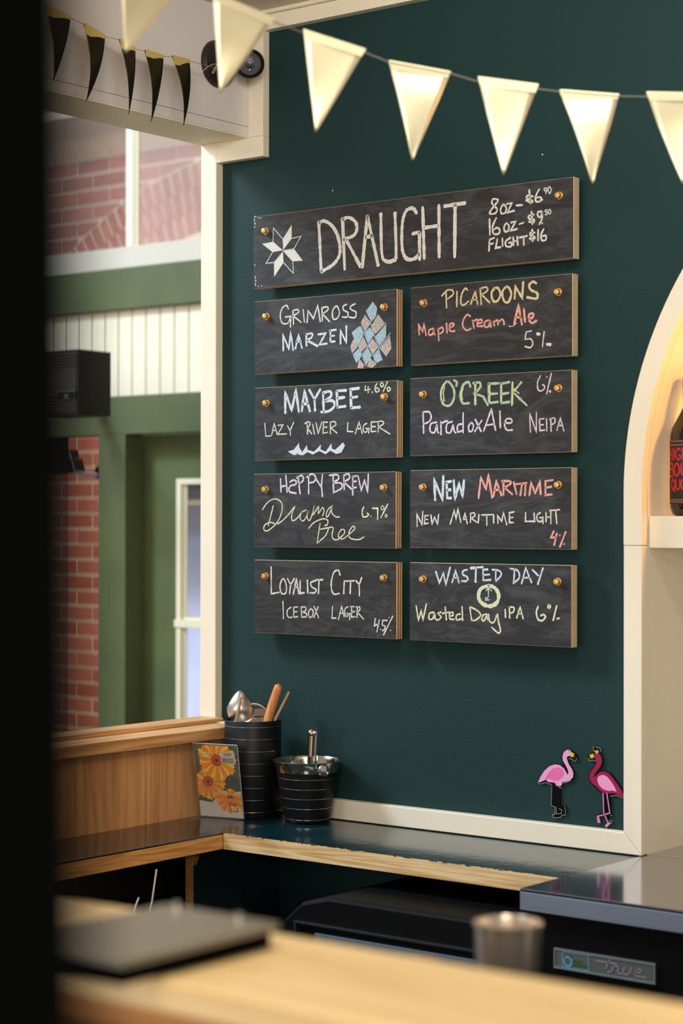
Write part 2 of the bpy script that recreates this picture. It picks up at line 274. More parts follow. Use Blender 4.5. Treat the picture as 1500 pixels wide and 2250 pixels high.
# chalk marks, in tenths of a millimetre from each board's top left corner
BOARDS = {
 'draught': dict(x=-2.5813, z=2.1646, w=0.7515, h=0.1450, bolts=[(0.0339, -0.032), (0.7225, -0.0307)], chalk=[
  ('chalk_lettering','cream',7.1,'1697,-254 1760,-1256|~1708,-276 1826,-255 2004,-346 2154,-541 2228,-803 2196,-992 2033,-1139 1760,-1245|~2289,-245 2345,-1248|~2289,-267 2438,-245 2585,-326 2647,-459 2572,-600 2317,-666|2385,-679 2734,-1226|2897,-250 2774,-1240|2897,-250 3162,-1239|2853,-667 3025,-651|~3221,-240 3249,-1016 3367,-1172 3523,-1164 3587,-1065 3560,-256'),
  ('chalk_star','cream',1.6,'524,-548 529,-269 775,-515 787,-749|1007,-525 1245,-503 1063,-736 809,-747|510,-754 339,-966 548,-965 787,-762|796,-985 1050,-1223 1036,-983 809,-764|P775,-748 775,-515 1006,-254 1007,-525|P237,-567 524,-548 775,-740 510,-754|P781,-762 796,-985 554,-1254 548,-965|P809,-751 1063,-736 1294,-989 1036,-983'),
  ('chalk_dots','cream',1.9,'33,-3 68,3|120,-39 137,-37|172,-38 207,-41|27,-42 33,-86|33,-119 56,-155|27,-196 45,-220|59,-1201 53,-1244|65,-1278 71,-1312|59,-1344 65,-1399|129,-1404 146,-1421|216,-1410 239,-1406|41,-968 47,-991'),
  ('chalk_lettering','cream',7.0,'~4073,-322 3986,-220 3840,-241 3753,-398 3724,-655 3739,-987 3842,-1161 4017,-1175 4133,-1091|3972,-701 4147,-681|4138,-681 4142,-1209|4212,-218 4249,-1194|4585,-215 4593,-1195|4262,-610 4563,-603|4705,-251 5184,-238|4954,-245 4947,-1224'),
  ('chalk_prices','cream',3.5,'~5916,-249 5806,-227 5779,-304 5889,-418 5848,-493 5725,-481 5807,-375 5916,-272|~6025,-351 5970,-426 5984,-507 6066,-503 6093,-415 6025,-351|6092,-347 6209,-342 6120,-508 6268,-484|6308,-395 6443,-400|~6669,-269 6549,-239 6536,-289 6656,-346 6616,-372 6509,-316|6584,-137 6616,-394|~6801,-148 6722,-275 6735,-366 6828,-364 6828,-297 6735,-298|6860,-340 6870,-350|5725,-584 5733,-882|~5875,-576 5793,-728 5807,-855 5917,-876 5952,-811 5889,-759 5807,-797|~6093,-699 6044,-762 6061,-843 6134,-839 6147,-749 6093,-699|6188,-696 6295,-684 6188,-843 6331,-823|6368,-740 6470,-723|~6688,-597 6576,-609 6590,-666 6688,-687 6670,-737 6576,-710|6635,-536 6656,-774|~6863,-558 6775,-560 6770,-627 6828,-655 6863,-580 6855,-691 6802,-787|6860,-766 6871,-773|5725,-973 5712,-1177|5717,-967 5835,-937|5717,-1059 5808,-1037|5898,-965 5862,-1128 5971,-1124|6006,-963 6012,-1112|~6188,-968 6080,-1027 6094,-1119 6196,-1128 6202,-1060 6142,-1059|6242,-962 6250,-1121|6331,-958 6342,-1122|6250,-1042 6336,-1038|6376,-985 6550,-967|6470,-975 6470,-1129|~6710,-925 6617,-916 6617,-972 6704,-1003 6670,-1045 6590,-1015|6651,-863 6662,-1078|6776,-875 6776,-1076|~6895,-874 6837,-981 6855,-1072 6934,-1079 6942,-1002 6855,-1005'),
  ('chalk_cents','cream',2.1,'~6967,-147 6907,-148 6915,-193 6967,-177 6933,-247|~7012,-125 6986,-190 7025,-250 7051,-185 7012,-125|6973,-539 6926,-541 6921,-568|~6921,-568 6973,-586 6960,-623 6921,-619|~7026,-536 6991,-570 7013,-617 7047,-593 7026,-536'),
 ]),
 'grimross': dict(x=-2.5780, z=1.9929, w=0.3566, h=0.1464, bolts=[(0.0334, -0.0316), (0.329, -0.0327)], chalk=[
  ('chalk_lettering','cream',3.0,'~893,-203 838,-126 728,-182 681,-317 728,-468 866,-487 948,-376|811,-357 954,-355 943,-570|1008,-236 1025,-518|~1008,-243 1125,-229 1153,-284 1017,-349|1017,-349 1221,-488|1270,-239 1303,-493|1370,-507 1397,-268 1532,-434 1639,-180 1707,-507|1746,-239 1760,-500|~1733,-238 1879,-227 1893,-290 1760,-354|1760,-354 1941,-522|~2091,-231 2012,-319 2026,-465 2118,-471 2184,-372 2144,-255 2091,-231|~2368,-208 2276,-243 2289,-316 2394,-375 2368,-456 2250,-448|~2576,-212 2459,-256 2472,-318 2590,-377 2564,-478 2407,-458'),
  ('chalk_lettering','pale_blue',4.1,'763,-1030 751,-702 908,-1006 949,-661 1018,-1033|1073,-1005 1154,-736 1244,-1003|1086,-869 1222,-866|1352,-737 1358,-968|~1344,-736 1492,-724 1492,-797 1371,-853|1371,-853 1641,-983|1640,-753 1840,-744 1681,-954 1881,-944|1933,-698 2106,-687|1960,-689 1960,-907|1960,-803 2066,-799|1960,-913 2080,-914|2212,-973 2211,-704 2356,-960 2355,-630'),
  ('chalk_hop','blue_hatch',1.8,'P3002,-200 3105,-329 3080,-491 2965,-596 2830,-373|P2681,-650 2798,-800 2656,-1038 2552,-909 2486,-761|P2934,-686 3042,-835 2888,-1010 2810,-781|P3322,-648 3322,-892 3157,-1065 3055,-876|P2656,-1079 2734,-1227 2604,-1364 2513,-1195|P2863,-1049 2979,-1239 2825,-1436 2721,-1226|P3145,-1105 3222,-1333 3107,-1388 3004,-1241|2926,-563 3234,-1344|2707,-651 2824,-863 3081,-1387|3424,-827 3145,-1105|3309,-627 3067,-816|3004,-914 2721,-1226|2656,-1038 2838,-1437|2798,-780 2656,-1038|2939,-604 2798,-780'),
  ('chalk_hop','tan_hatch',1.8,'P2810,-437 2934,-584 2810,-770 2707,-590|P3131,-453 3284,-626 3055,-825 2960,-667|P2552,-868 2643,-1037 2500,-1174 2453,-1027|P2772,-860 2875,-1030 2721,-1165 2669,-1029|P3016,-915 3132,-1084 3004,-1220 2888,-1051|P3411,-877 3449,-1122 3323,-1277 3170,-1107|P2669,-1264 2799,-1414 2760,-1474 2631,-1457|P2940,-1278 3094,-1408 2979,-1474 2863,-1438'),
 ]),
 'maybee': dict(x=-2.5768, z=1.8192, w=0.3566, h=0.1464, bolts=[(0.0326, -0.0319), (0.3287, -0.0305)], chalk=[
  ('chalk_lettering','pale_blue',5.5,'803,-534 802,-122 968,-486 1076,-90 1153,-524|1227,-516 1294,-110 1435,-523|1245,-370 1402,-365|1415,-94 1550,-287 1697,-95|1550,-287 1564,-517|1764,-170 1784,-545|~1751,-170 1937,-146 1964,-240 1805,-328|~1805,-328 2017,-336 2044,-440 1911,-529 1712,-543|2109,-143 2123,-474|2096,-142 2346,-142|2123,-288 2307,-274|2110,-463 2333,-450|2450,-136 2464,-486|2424,-128 2658,-113|2451,-290 2620,-276|2451,-485 2685,-479'),
  ('chalk_strength','pale_yellow',2.5,'2813,-69 2801,-160 2929,-145|2878,-92 2878,-214|2968,-197 2986,-208|~3096,-40 3045,-109 3070,-202 3147,-174 3096,-121 3057,-150|~3210,-30 3172,-63 3205,-111 3249,-77 3210,-30|3342,-20 3236,-208|~3375,-123 3338,-151 3363,-203 3414,-165 3375,-123'),
  ('chalk_lettering','cream',2.5,'268,-718 299,-979 430,-978|450,-968 513,-726 597,-951|466,-873 577,-865|610,-771 748,-764 611,-951 845,-947|859,-778 927,-886|1023,-720 927,-886 941,-981|1363,-751 1377,-971|~1295,-760 1390,-721 1444,-764 1376,-856|1376,-856 1484,-964|1506,-766 1552,-976|1591,-748 1646,-968 1739,-731|1779,-743 1766,-961 1886,-943|1765,-742 1885,-746|1774,-847 1872,-839|1952,-748 1952,-976|~1938,-748 2058,-741 2084,-804 1965,-862|1965,-862 2119,-966|2386,-761 2373,-936 2517,-950|2569,-993 2660,-769 2738,-993|2582,-901 2712,-894|~2853,-796 2776,-834 2763,-936 2828,-969 2879,-899|2815,-897 2905,-895 2892,-991|2956,-778 2956,-962 3072,-955|2943,-778 3071,-772|2956,-870 3059,-863|3123,-784 3123,-977|~3046,-781 3212,-766 3250,-818 3123,-875|3135,-875 3402,-1019'),
  ('chalk_wave','pale_blue',1.8,'P873,-1296 1024,-1267 1106,-1321 1092,-1370 1011,-1368|P1024,-1267 1160,-1134 1168,-1228 1106,-1321|P1106,-1315 1168,-1228 1242,-1318 1269,-1377 1188,-1376 1106,-1342|P1242,-1318 1363,-1180 1377,-1275 1377,-1321 1269,-1377|P1377,-1275 1539,-1316 1512,-1372 1377,-1321|P1539,-1316 1721,-1178 1705,-1271 1673,-1306 1512,-1372|P1705,-1271 1833,-1322 1833,-1372 1673,-1306|P1833,-1322 1979,-1163 1992,-1267 1953,-1304 1833,-1372|P1992,-1267 2072,-1290 2098,-1373 1953,-1304|P2072,-1290 2269,-1150 2314,-1213 2230,-1345 2098,-1373'),
 ]),
 'happy': dict(x=-2.5798, z=1.6458, w=0.3566, h=0.1464, bolts=[(0.0338, -0.0314), (0.3302, -0.0304)], chalk=[
  ('chalk_lettering','lilac',3.4,'712,-99 726,-374|849,-37 886,-375|740,-258 877,-238|~951,-171 1042,-134 1115,-156 1096,-223 987,-239 932,-302 960,-369 1124,-396|1164,-73 1219,-409|~1123,-93 1259,-43 1300,-137 1178,-220|1435,-45 1436,-411|~1381,-86 1516,-19 1610,-79 1570,-172 1449,-191|1624,-120 1745,-268|1784,-29 1758,-247 1785,-466|2050,-64 2064,-385|~1957,-52 2156,-44 2182,-127 2063,-188|~2063,-198 2248,-211 2261,-304 2051,-395|2313,-46 2327,-335|~2300,-67 2418,-27 2457,-110 2327,-181|2327,-191 2523,-337|2536,-70 2536,-444|2536,-86 2640,-67|2536,-183 2627,-174|2536,-300 2627,-293|2666,-72 2744,-359 2821,-156 2899,-385 2916,-34'),
  ('chalk_script','pale_yellow',2.3,'~240,-722 338,-605 477,-520 630,-511 749,-596 749,-744 672,-913 534,-1051 353,-1147 277,-1105 311,-1020 450,-973 617,-1002 769,-934 906,-829|527,-637 395,-1041|~906,-829 1084,-661 1008,-808 1016,-934 1139,-892 1288,-745|~1383,-724 1261,-777 1220,-892 1302,-944 1383,-850 1423,-756 1397,-871 1459,-934 1531,-808 1577,-652 1550,-819 1684,-663 1684,-798 1785,-684 1826,-746 1786,-850|~2038,-643 1919,-726 1879,-830 1919,-861 1998,-726 2025,-654 2012,-747 2051,-819 2131,-865 2210,-861|~1437,-1091 1572,-975 1786,-902 1914,-929 1906,-1016 1840,-1031|~1727,-986 1693,-1163 1653,-1382|1693,-1111 1951,-1072|~1653,-1382 1867,-1224 1951,-1078 2052,-1078 2026,-1203 2052,-1285 2158,-1305 2316,-1201 2337,-1129 2263,-1108 2184,-1202 2211,-1274 2316,-1283 2538,-1138 2590,-1076 2538,-1046 2446,-1159 2460,-1262 2577,-1298 2707,-1297 2810,-1250'),
  ('chalk_strength','pale_yellow',3.0,'~2809,-667 2770,-748 2784,-851 2861,-861 2925,-820 2887,-790|2977,-847 2984,-855|3015,-698 3143,-698 3143,-912|3384,-618 3220,-881'),
  ('chalk_strength','pale_yellow',1.8,'~3257,-648 3224,-689 3250,-729 3296,-689 3257,-648|~3347,-811 3321,-841 3347,-871 3372,-841 3347,-811'),
 ]),
 'loyalist': dict(x=-2.5779, z=1.4731, w=0.3566, h=0.1464, bolts=[(0.0318, -0.0321), (0.3286, -0.03)], chalk=[
  ('chalk_lettering','cream',3.2,'453,-133 457,-674 670,-637|~739,-382 684,-510 726,-657 836,-644 849,-506 794,-381 739,-382|876,-358 959,-483|1054,-355 959,-483 932,-669|1028,-671 1109,-354 1172,-657|1055,-533 1150,-521|1204,-394 1205,-645 1313,-632|1388,-380 1400,-641|~1596,-386 1475,-430 1502,-513 1609,-563 1569,-626 1448,-629|1596,-376 1783,-366|1684,-374 1668,-645|~2206,-271 2167,-178 2061,-211 1995,-378 1996,-544 2062,-642 2194,-622|2312,-372 2299,-630|2338,-382 2560,-371|2468,-379 2456,-626|2599,-366 2677,-446|2741,-302 2677,-446 2685,-661'),
  ('chalk_lettering','cream',2.5,'762,-814 776,-1162|~973,-925 878,-991 878,-1096 946,-1136 1001,-1113|1042,-933 1042,-1122 1146,-1109|1042,-923 1151,-915|1042,-1017 1124,-1011|1232,-907 1246,-1116|~1232,-917 1341,-914 1341,-987 1246,-1011|~1246,-1011 1368,-1039 1355,-1102 1233,-1116|~1476,-942 1422,-1016 1444,-1110 1516,-1087 1535,-992 1476,-942|1556,-887 1677,-1113|1664,-895 1551,-1117|2023,-874 2010,-1113 2116,-1103|2169,-1139 2247,-868 2313,-1083|2189,-1014 2287,-1007|~2404,-874 2331,-927 2331,-1041 2391,-1059 2417,-1007|2365,-1009 2457,-1010 2444,-1130|2495,-871 2496,-1077 2587,-1064|2456,-872 2561,-870|2496,-974 2574,-966|2638,-867 2626,-1083|~2600,-879 2690,-876 2690,-938 2639,-980|2639,-980 2794,-1108'),
  ('chalk_strength','cream',2.7,'3071,-1079 3051,-1222 3166,-1178|3166,-1106 3108,-1342|3192,-1284 3199,-1292|3356,-1110 3250,-1114 3235,-1206|~3235,-1206 3306,-1224 3281,-1295 3235,-1307|3488,-1025 3268,-1391|3394,-1049 3402,-1058|3428,-1292 3440,-1304'),
 ]),
 'picaroons': dict(x=-2.1887, z=1.9926, w=0.3566, h=0.1464, bolts=[(0.0328, -0.0311), (0.3283, -0.0315)], chalk=[
  ('chalk_lettering','tan_yellow',3.4,'822,-133 836,-436|~726,-205 835,-112 958,-110 985,-190 836,-280|1072,-140 1067,-429|~1310,-135 1256,-98 1175,-214 1162,-369 1229,-407 1337,-337|1377,-406 1484,-170 1538,-417|1390,-323 1524,-323|1590,-122 1617,-422|~1577,-132 1723,-110 1750,-178 1617,-246|1631,-246 1803,-402'),
  ('chalk_lettering','tan_yellow',4.4,'~1908,-145 1842,-239 1882,-374 1974,-380 2040,-264 1987,-151 1908,-145|~2157,-142 2079,-234 2118,-390 2210,-418 2275,-281 2222,-157 2157,-142|2345,-373 2365,-146 2508,-363 2533,-71|~2815,-125 2739,-87 2662,-146 2700,-235 2828,-299 2816,-395 2611,-359'),
  ('chalk_lettering','coral',3.4,'210,-903 193,-699 288,-856 318,-691 369,-924|~535,-799 438,-827 432,-905 507,-909 548,-822 548,-901 576,-913|645,-805 664,-1042|~645,-828 741,-789 755,-868 659,-918|836,-716 850,-907|~905,-810 986,-781 1000,-737 918,-743 905,-843 959,-880 1027,-873|~1377,-628 1310,-590 1230,-663 1203,-794 1297,-878 1391,-850|1423,-697 1458,-854|~1431,-731 1511,-691 1538,-715|~1538,-770 1631,-754 1618,-698 1538,-726 1538,-815 1658,-822|~1790,-720 1698,-747 1698,-835 1777,-840 1817,-744 1830,-854|1883,-748 1909,-837|~1896,-770 1975,-731 1988,-820|~1988,-776 2067,-726 2111,-762 2119,-828'),
  ('chalk_lettering','coral',4.4,'2508,-852 2430,-488 2340,-831|2379,-713 2482,-709|2547,-561 2573,-812|~2663,-753 2739,-725 2739,-660 2662,-677 2663,-775 2727,-833 2816,-795'),
  ('chalk_lettering','cream',1.5,'~2392,-812 2314,-862 2223,-861'),
  ('chalk_strength','cream',2.8,'2714,-973 2599,-987 2573,-1116|~2573,-1116 2701,-1123 2740,-1201 2689,-1274 2573,-1246|2982,-999 2944,-1277'),
  ('chalk_strength','cream',5.7,'2829,-1033 2893,-1044|3033,-1233 3121,-1244'),
 ]),
 'creek': dict(x=-2.1895, z=1.8212, w=0.3566, h=0.1464, bolts=[(0.0325, -0.0316), (0.3301, -0.0319)], chalk=[
  ('chalk_lettering','mint',4.6,'~873,-93 751,-200 718,-367 778,-515 915,-542 1010,-423 1010,-244 873,-93|~1009,-77 1077,-113 1064,-191|~1387,-215 1334,-124 1213,-186 1159,-361 1213,-508 1361,-513|1494,-142 1495,-551|~1441,-151 1588,-146 1601,-235 1455,-351|1468,-340 1668,-403 1774,-572|1787,-155 1800,-529|1773,-176 2011,-175|1800,-364 1985,-361|1800,-529 1998,-515|2063,-167 2064,-539|2037,-187 2246,-164|2063,-375 2233,-360|2064,-539 2246,-524|2311,-166 2298,-591|2505,-175 2324,-352|2324,-352 2621,-603'),
  ('chalk_accent','yellow',2.3,'805,-191 773,-302 792,-459|1486,-164 1490,-529|1816,-200 1816,-519|2074,-189 2074,-528|2319,-189 2311,-570|1226,-209 1186,-340 1208,-452|2324,-287 2454,-379'),
  ('chalk_strength','lilac',2.6,'~2914,-74 2851,-190 2864,-331 2953,-345 3004,-282 2953,-237|3041,-101 3051,-108|3142,-41 3042,-413'),
  ('chalk_strength','lilac',4.6,'3102,-360 3123,-373'),
  ('chalk_lettering','lilac',3.4,'310,-656 324,-1051|~310,-644 448,-649 498,-741 449,-829 324,-870|~628,-846 490,-875 477,-1010 573,-1035 628,-902 642,-1014 670,-1049|719,-837 725,-1084|~724,-882 806,-840 875,-831|~983,-845 861,-886 848,-1031 943,-1045 997,-913 1024,-1025 1065,-1059|~1200,-896 1106,-916 1106,-1038 1200,-1019|1224,-686 1225,-1064|~1402,-880 1348,-945 1362,-1034 1429,-1025 1455,-926 1402,-880|1495,-817 1629,-1052|1642,-843 1482,-1048|1682,-1043 1853,-641 1946,-1039|1748,-935 1920,-918|2038,-680 2051,-998|~2129,-902 2286,-907 2286,-841 2182,-838 2143,-946 2195,-1035 2312,-1038'),
  ('chalk_lettering','lilac',2.6,'2699,-1092 2686,-746 2827,-1096 2826,-729|2890,-860 2903,-1066 3004,-1058|2890,-860 2992,-853|2895,-968 2979,-960|3042,-854 3048,-1080|3131,-857 3139,-1094|~3105,-867 3206,-849 3219,-924 3138,-975|3257,-1075 3332,-853 3407,-1090|3274,-990 3389,-983'),
 ]),
 'maritime': dict(x=-2.1895, z=1.6474, w=0.3566, h=0.1464, bolts=[(0.0322, -0.0323), (0.3295, -0.0309)], chalk=[
  ('chalk_lettering','pale_blue',5.2,'589,-571 566,-178 759,-572 775,-114|849,-237 863,-528 958,-529|835,-237 958,-216|849,-383 945,-372|1012,-195 1040,-551 1134,-263 1216,-508 1242,-197'),
  ('chalk_lettering','coral',3.9,'1569,-543 1622,-147 1737,-379 1789,-94 1869,-534|1895,-513 1961,-228 2079,-492|1921,-392 2039,-382|2118,-230 2118,-481|~2079,-229 2248,-231 2274,-275 2131,-350|2144,-350 2313,-472|2339,-243 2404,-472|2378,-287 2623,-268|2520,-278 2482,-495|2597,-279 2580,-495|2675,-496 2713,-258 2802,-454 2904,-239 2917,-476|3018,-251 3019,-477|3006,-240 3182,-221|3018,-359 3145,-338|3006,-488 3158,-478'),
  ('chalk_lettering','cream',2.8,'174,-1066 168,-817 285,-1032 307,-773|355,-863 341,-1009 438,-998|341,-863 438,-852|346,-930 424,-926|493,-840 521,-1020 576,-885 645,-1020 672,-829|932,-1019 1027,-752 1068,-930 1108,-719 1176,-985|1230,-930 1270,-808 1319,-1007|1230,-930 1297,-919|1391,-819 1391,-985|~1377,-819 1471,-808 1485,-863 1399,-908|1404,-908 1551,-985|1578,-830 1565,-996|1631,-846 1896,-837|1750,-842 1756,-1035|1904,-842 1904,-995|2001,-1006 1988,-853 2080,-962 2119,-798 2192,-1028|2249,-820 2249,-984 2340,-984|2236,-809 2353,-788|2249,-897 2327,-890|2598,-799 2593,-962 2790,-961 2777,-810|~2917,-800 2841,-853 2854,-951 2930,-961 2963,-907|2892,-897 2968,-886 2969,-1004|3032,-800 3032,-972|3133,-789 3133,-1004|3032,-886 3133,-882|3107,-768 3321,-753|3233,-757 3259,-1004'),
  ('chalk_strength','coral',3.4,'3196,-1133 3138,-1251 3252,-1250|3259,-1175 3204,-1390|3317,-1207 3327,-1211|3447,-1142 3322,-1421|3402,-1363 3417,-1369'),
 ]),
 'wasted': dict(x=-2.1899, z=1.4732, w=0.3566, h=0.1464, bolts=[(0.0329, -0.0308), (0.3294, -0.0298)], chalk=[
  ('chalk_lettering','pale_blue',3.4,'609,-158 692,-370 782,-189 842,-400 937,-75|979,-364 1060,-140 1141,-365|1000,-274 1127,-261|~1329,-113 1235,-137 1222,-203 1330,-257 1303,-324 1195,-326|1676,-118 1677,-305 1849,-291|1663,-107 1782,-101|1677,-206 1822,-193|1954,-114 1954,-322|~1875,-104 2032,-123 2072,-199 1954,-322|2363,-85 2346,-325|~2267,-76 2436,-116 2462,-246 2333,-347|2514,-354 2603,-59 2732,-328|2539,-245 2693,-231|2744,-90 2872,-195|2973,-54 2859,-357'),
  ('chalk_lettering','pale_blue',4.6,'1396,-85 1676,-59|1517,-77 1509,-342'),
  ('chalk_emblem','pale_yellow',7.2,'~1801,-404 1941,-443 2020,-561 1981,-705 1823,-775 1651,-724 1576,-605 1629,-461 1801,-404'),
  ('chalk_emblem','pale_blue',2.1,'1796,-446 1796,-600 1730,-667|1743,-491 1796,-439 1867,-495|1735,-617 1730,-667 1823,-658'),
  ('chalk_lettering','pale_yellow',3.1,'158,-810 214,-1091 278,-897 320,-1076 397,-770|~569,-922 472,-947 459,-1049 542,-1046 583,-944 597,-1044|~734,-917 665,-941 734,-1007 665,-1065 610,-1055|829,-814 857,-1059|761,-939 939,-911|~911,-990 1007,-965 993,-909 925,-945 939,-1034 1034,-1042|~1169,-937 1088,-962 1088,-1051 1196,-1025|1209,-792 1223,-1058|1384,-809 1425,-1051|~1384,-798 1544,-860 1624,-946 1518,-1037 1425,-1051|~1757,-920 1678,-944 1651,-1022 1704,-1042 1770,-941 1784,-1029|~1797,-918 1823,-1049 1916,-1068 1981,-935|~1994,-912 2021,-1065 2060,-1195 2021,-1262 1863,-1158|2164,-820 2172,-972|2255,-784 2261,-980|~2242,-785 2346,-782 2346,-858 2268,-893|2411,-976 2488,-767 2553,-982|2437,-899 2527,-892'),
  ('chalk_strength','pale_yellow',3.4,'~2873,-745 2835,-865 2873,-983 2962,-1001 3025,-935 2987,-893 2924,-916|~3101,-718 3076,-751 3114,-771 3131,-738 3101,-718|3264,-724 3189,-994|3265,-959 3322,-947'),
 ]),
}
# flamingo cutouts, tenths of a millimetre from the anchor point
FLAMINGO_A = ((-1.8782,1.0186), [
 ('backing','P-446,574 -402,691 -314,817 -219,906 -88,953 16,946 85,908 68,1009 54,1104 88,1185 171,1235 248,1229 342,1170 385,1107 377,1048 308,1013 257,1046 197,1061 197,1005 231,948 291,880 320,809 312,720 240,655 85,613 65,552 25,526 31,210 129,216 155,88 141,36 69,29 26,-20 -122,-34 -148,8 -91,51 -79,167 -174,184 -157,563 -227,583 -314,594 -419,548'),
 ('body','P-446,583 -393,691 -314,802 -210,892 -88,938 16,932 102,879 154,810 180,768 197,799 188,857 137,941 85,1011 71,1098 102,1174 171,1221 239,1214 257,1178 231,1118 197,1108 171,1098 162,1061 205,961 274,878 300,807 291,733 223,668 120,638 68,633 59,581 25,549 -18,552 -62,556 -79,599 -140,609 -227,604 -279,641 -332,622 -384,596'),
 ('wing','P-306,632 -245,748 -140,853 -19,892 76,870 111,806 85,731 -1,657 -105,634 -157,659 -227,668'),
 ('beak','P236,1191 322,1161 300,1098 236,1103'),
 ('beak_tip','P322,1161 359,1127 360,1061 312,1035 265,1066 240,1096 300,1098'),
 ('eye','P197,1193 214,1194 214,1180 197,1178'),
 ('rim','-148,549 -165,192 -79,170 -87,51 -136,17 -125,-19 -52,-27 34,-8 69,36 138,43 146,88 120,203|-1,148 60,131 51,64 -96,43 -122,11|-437,569 -375,559 -297,592 -209,573 -148,571|85,613 171,635 249,678|205,1061 274,1062 300,1027 360,1032 377,1092|-10,538 34,520 65,530|-53,172 -52,54'),
])
FLAMINGO_B = ((-1.7846,1.0100), [
 ('backing','P-313,1270 -229,1302 -220,1379 -187,1410 -136,1399 -77,1396 -52,1362 -77,1309 -43,1253 -22,1161 -35,1080 -94,980 7,996 107,975 199,895 282,794 373,693 418,603 401,541 348,547 232,580 124,556 136,253 175,220 83,197 100,119 166,118 166,89 67,-8 8,8 8,45 66,94 -9,203 -93,159 -67,52 -126,39 -160,174 -34,251 -43,577 -118,622 -203,687 -284,746 -321,816 -321,896 -284,972 -211,1051 -169,1120 -178,1156 -279,1129 -330,1178 -335,1239'),
 ('body','P-203,1270 -170,1298 -111,1292 -65,1237 -43,1159 -68,1070 -136,992 -194,914 -211,847 -152,903 -85,959 7,977 99,952 182,872 265,778 348,684 398,587 373,556 299,586 216,607 116,599 -1,596 -85,632 -169,698 -262,755 -304,817 -301,891 -262,967 -195,1045 -153,1121 -161,1164 -200,1205'),
 ('wing','P-144,831 -102,892 -26,916 49,897 132,825 207,730 257,640 166,654 83,639 -34,665 -110,732'),
 ('beak','P-296,1253 -220,1276 -203,1217 -271,1185 -291,1213'),
 ('beak_tip','P-321,1247 -296,1253 -288,1210 -271,1188 -203,1208 -186,1189 -228,1159 -288,1140 -321,1189'),
 ('eye','P-193,1261 -176,1262 -176,1248 -193,1246'),
 ('crown','P-193,1344 -161,1325 -144,1352 -127,1327 -102,1346 -122,1291 -170,1288'),
 ('legs','-18,594 -4,247 83,81|58,601 120,251 -126,170'),
 ('feet','P-146,168 -109,171 -76,58 -126,53|P83,88 142,87 50,-2 16,16'),
 ('rim','-144,1282 -170,1309 -212,1335 -220,1386 -195,1402|-161,1400 -119,1386 -94,1395 -52,1362 -69,1317|-321,1196 -296,1139 -220,1160 -153,1143|133,549 232,575 282,577 373,542|398,537 406,617|133,216 175,213|-67,59 -93,159|100,119 166,118 166,89 50,-9'),
])
# ---------------------------------------------------------------- the setting: menu wall with its arched niche
AX, AZ, RI, RO = -1.036, 1.60, .664, .700                            # arch centre, inner and outer radius
TOP = 2.62
N = 96
arc = [(AX-RI*math.cos(math.pi*k/N), AZ+RI*math.sin(math.pi*k/N)) for k in range(N+1)]
wb = MB()
def wface(y, flip):
    def q(*p):
        p = [(a, y, b) for a, b in p]
        if flip: p.reverse()
        wb.add(p, [tuple(range(len(p)))])
    xl, xr = AX-RI, AX+RI
    q((-2.738, 0), (xl, 0), (xl, TOP), (-2.738, TOP))
    q((xr, 0), (1.6, 0), (1.6, TOP), (xr, TOP))
    q((xl, 0), (xr, 0), (xr, .93), (xl, .93))
    for (a, b), (c, d) in zip(arc, arc[1:]): q((a, b), (c, d), (c, TOP), (a, TOP))
wface(0, False); wface(.14, True)
wb.add([(-2.738, 0, 0), (-2.738, .14, 0), (-2.738, .14, TOP), (-2.738, 0, TOP)], [(0, 3, 2, 1)])
wall = struct(wb.build('wall_back', TEAL), 'dark teal painted wall behind the bar with the chalkboards')
nb = MB(); xl, xr = AX-RI, AX+RI
prof = [(xl, .93)]+arc+[(xr, .93)]
for (a, b), (c, d) in zip(prof, prof[1:]): nb.add([(a, -.001, b), (c, -.001, d), (c, .34, d), (a, .34, b)], [(0, 3, 2, 1)])
nb.add([(a, .34, b) for a, b in prof], [tuple(range(len(prof)))])
nb.build('niche_lining', CREAM, wall, label='cream lining of the arched niche')
struct(MB().box(-2.9, 2.2, -4.6, .2, -.05, 0).build('floor', mat('floor_vinyl', srgb(60, 54, 48), .6, var=.2)), 'dark floor behind the bar', 'floor')
struct(MB().box(-2.61, 1.6, -2.6, .02, 2.5815, 2.64).build('ceiling', CEIL), 'pinkish cream ceiling over the menu wall', 'ceiling')
# casings on the menu wall: each length of board is a part
t1 = thing('trim_1', (-2.716, -.01, 1.141), 'cream painted casing stepping up the left end of the teal wall', 'trim'); t1['kind'] = 'structure'
MB().box(-2.738, -2.6955, -.02, .012, 1.1415, 2.33).build('casing_board', CREAM, t1, .0015)
MB().box(-2.6955, -2.5695, -.0195, .0, 2.2885, 2.33).build('casing_board', CREAM, t1, .0012)
MB().box(-2.609, -2.5695, -.0202, .0, 2.33, 2.5815).build('casing_board', CREAM, t1, .0012)
t2 = thing('trim_2', (-2.0, -.01, 2.542), 'cream board running along the top of the teal wall under the ceiling', 'trim'); t2['kind'] = 'structure'
MB().box(-2.569, 1.6, -.0205, .0, 2.542, 2.5725).build('casing_board', CREAM, t2, .0012)
MB().box(-2.569, 1.6, -.028, .0, 2.573, 2.5815).build('cornice_bead', CREAM, t2, .003)
t3 = thing('baseboard_back', (-2.0, -.01, .969), 'cream skirting board between the dark ledge and the teal wall', 'baseboard'); t3['kind'] = 'structure'
b = MB(); y0 = -.02
b.prism([(-2.62, y0, .969), (-1.7005, y0, .969), (-1.7355, y0, 1.0065), (-2.62, y0, 1.0065)], (0, .02, 0)); b.build('base_board', CREAM, t3, .0015)
t4 = thing('trim_3', (-1.717, -.01, .969), 'cream casing around the arched niche', 'trim'); t4['kind'] = 'structure'
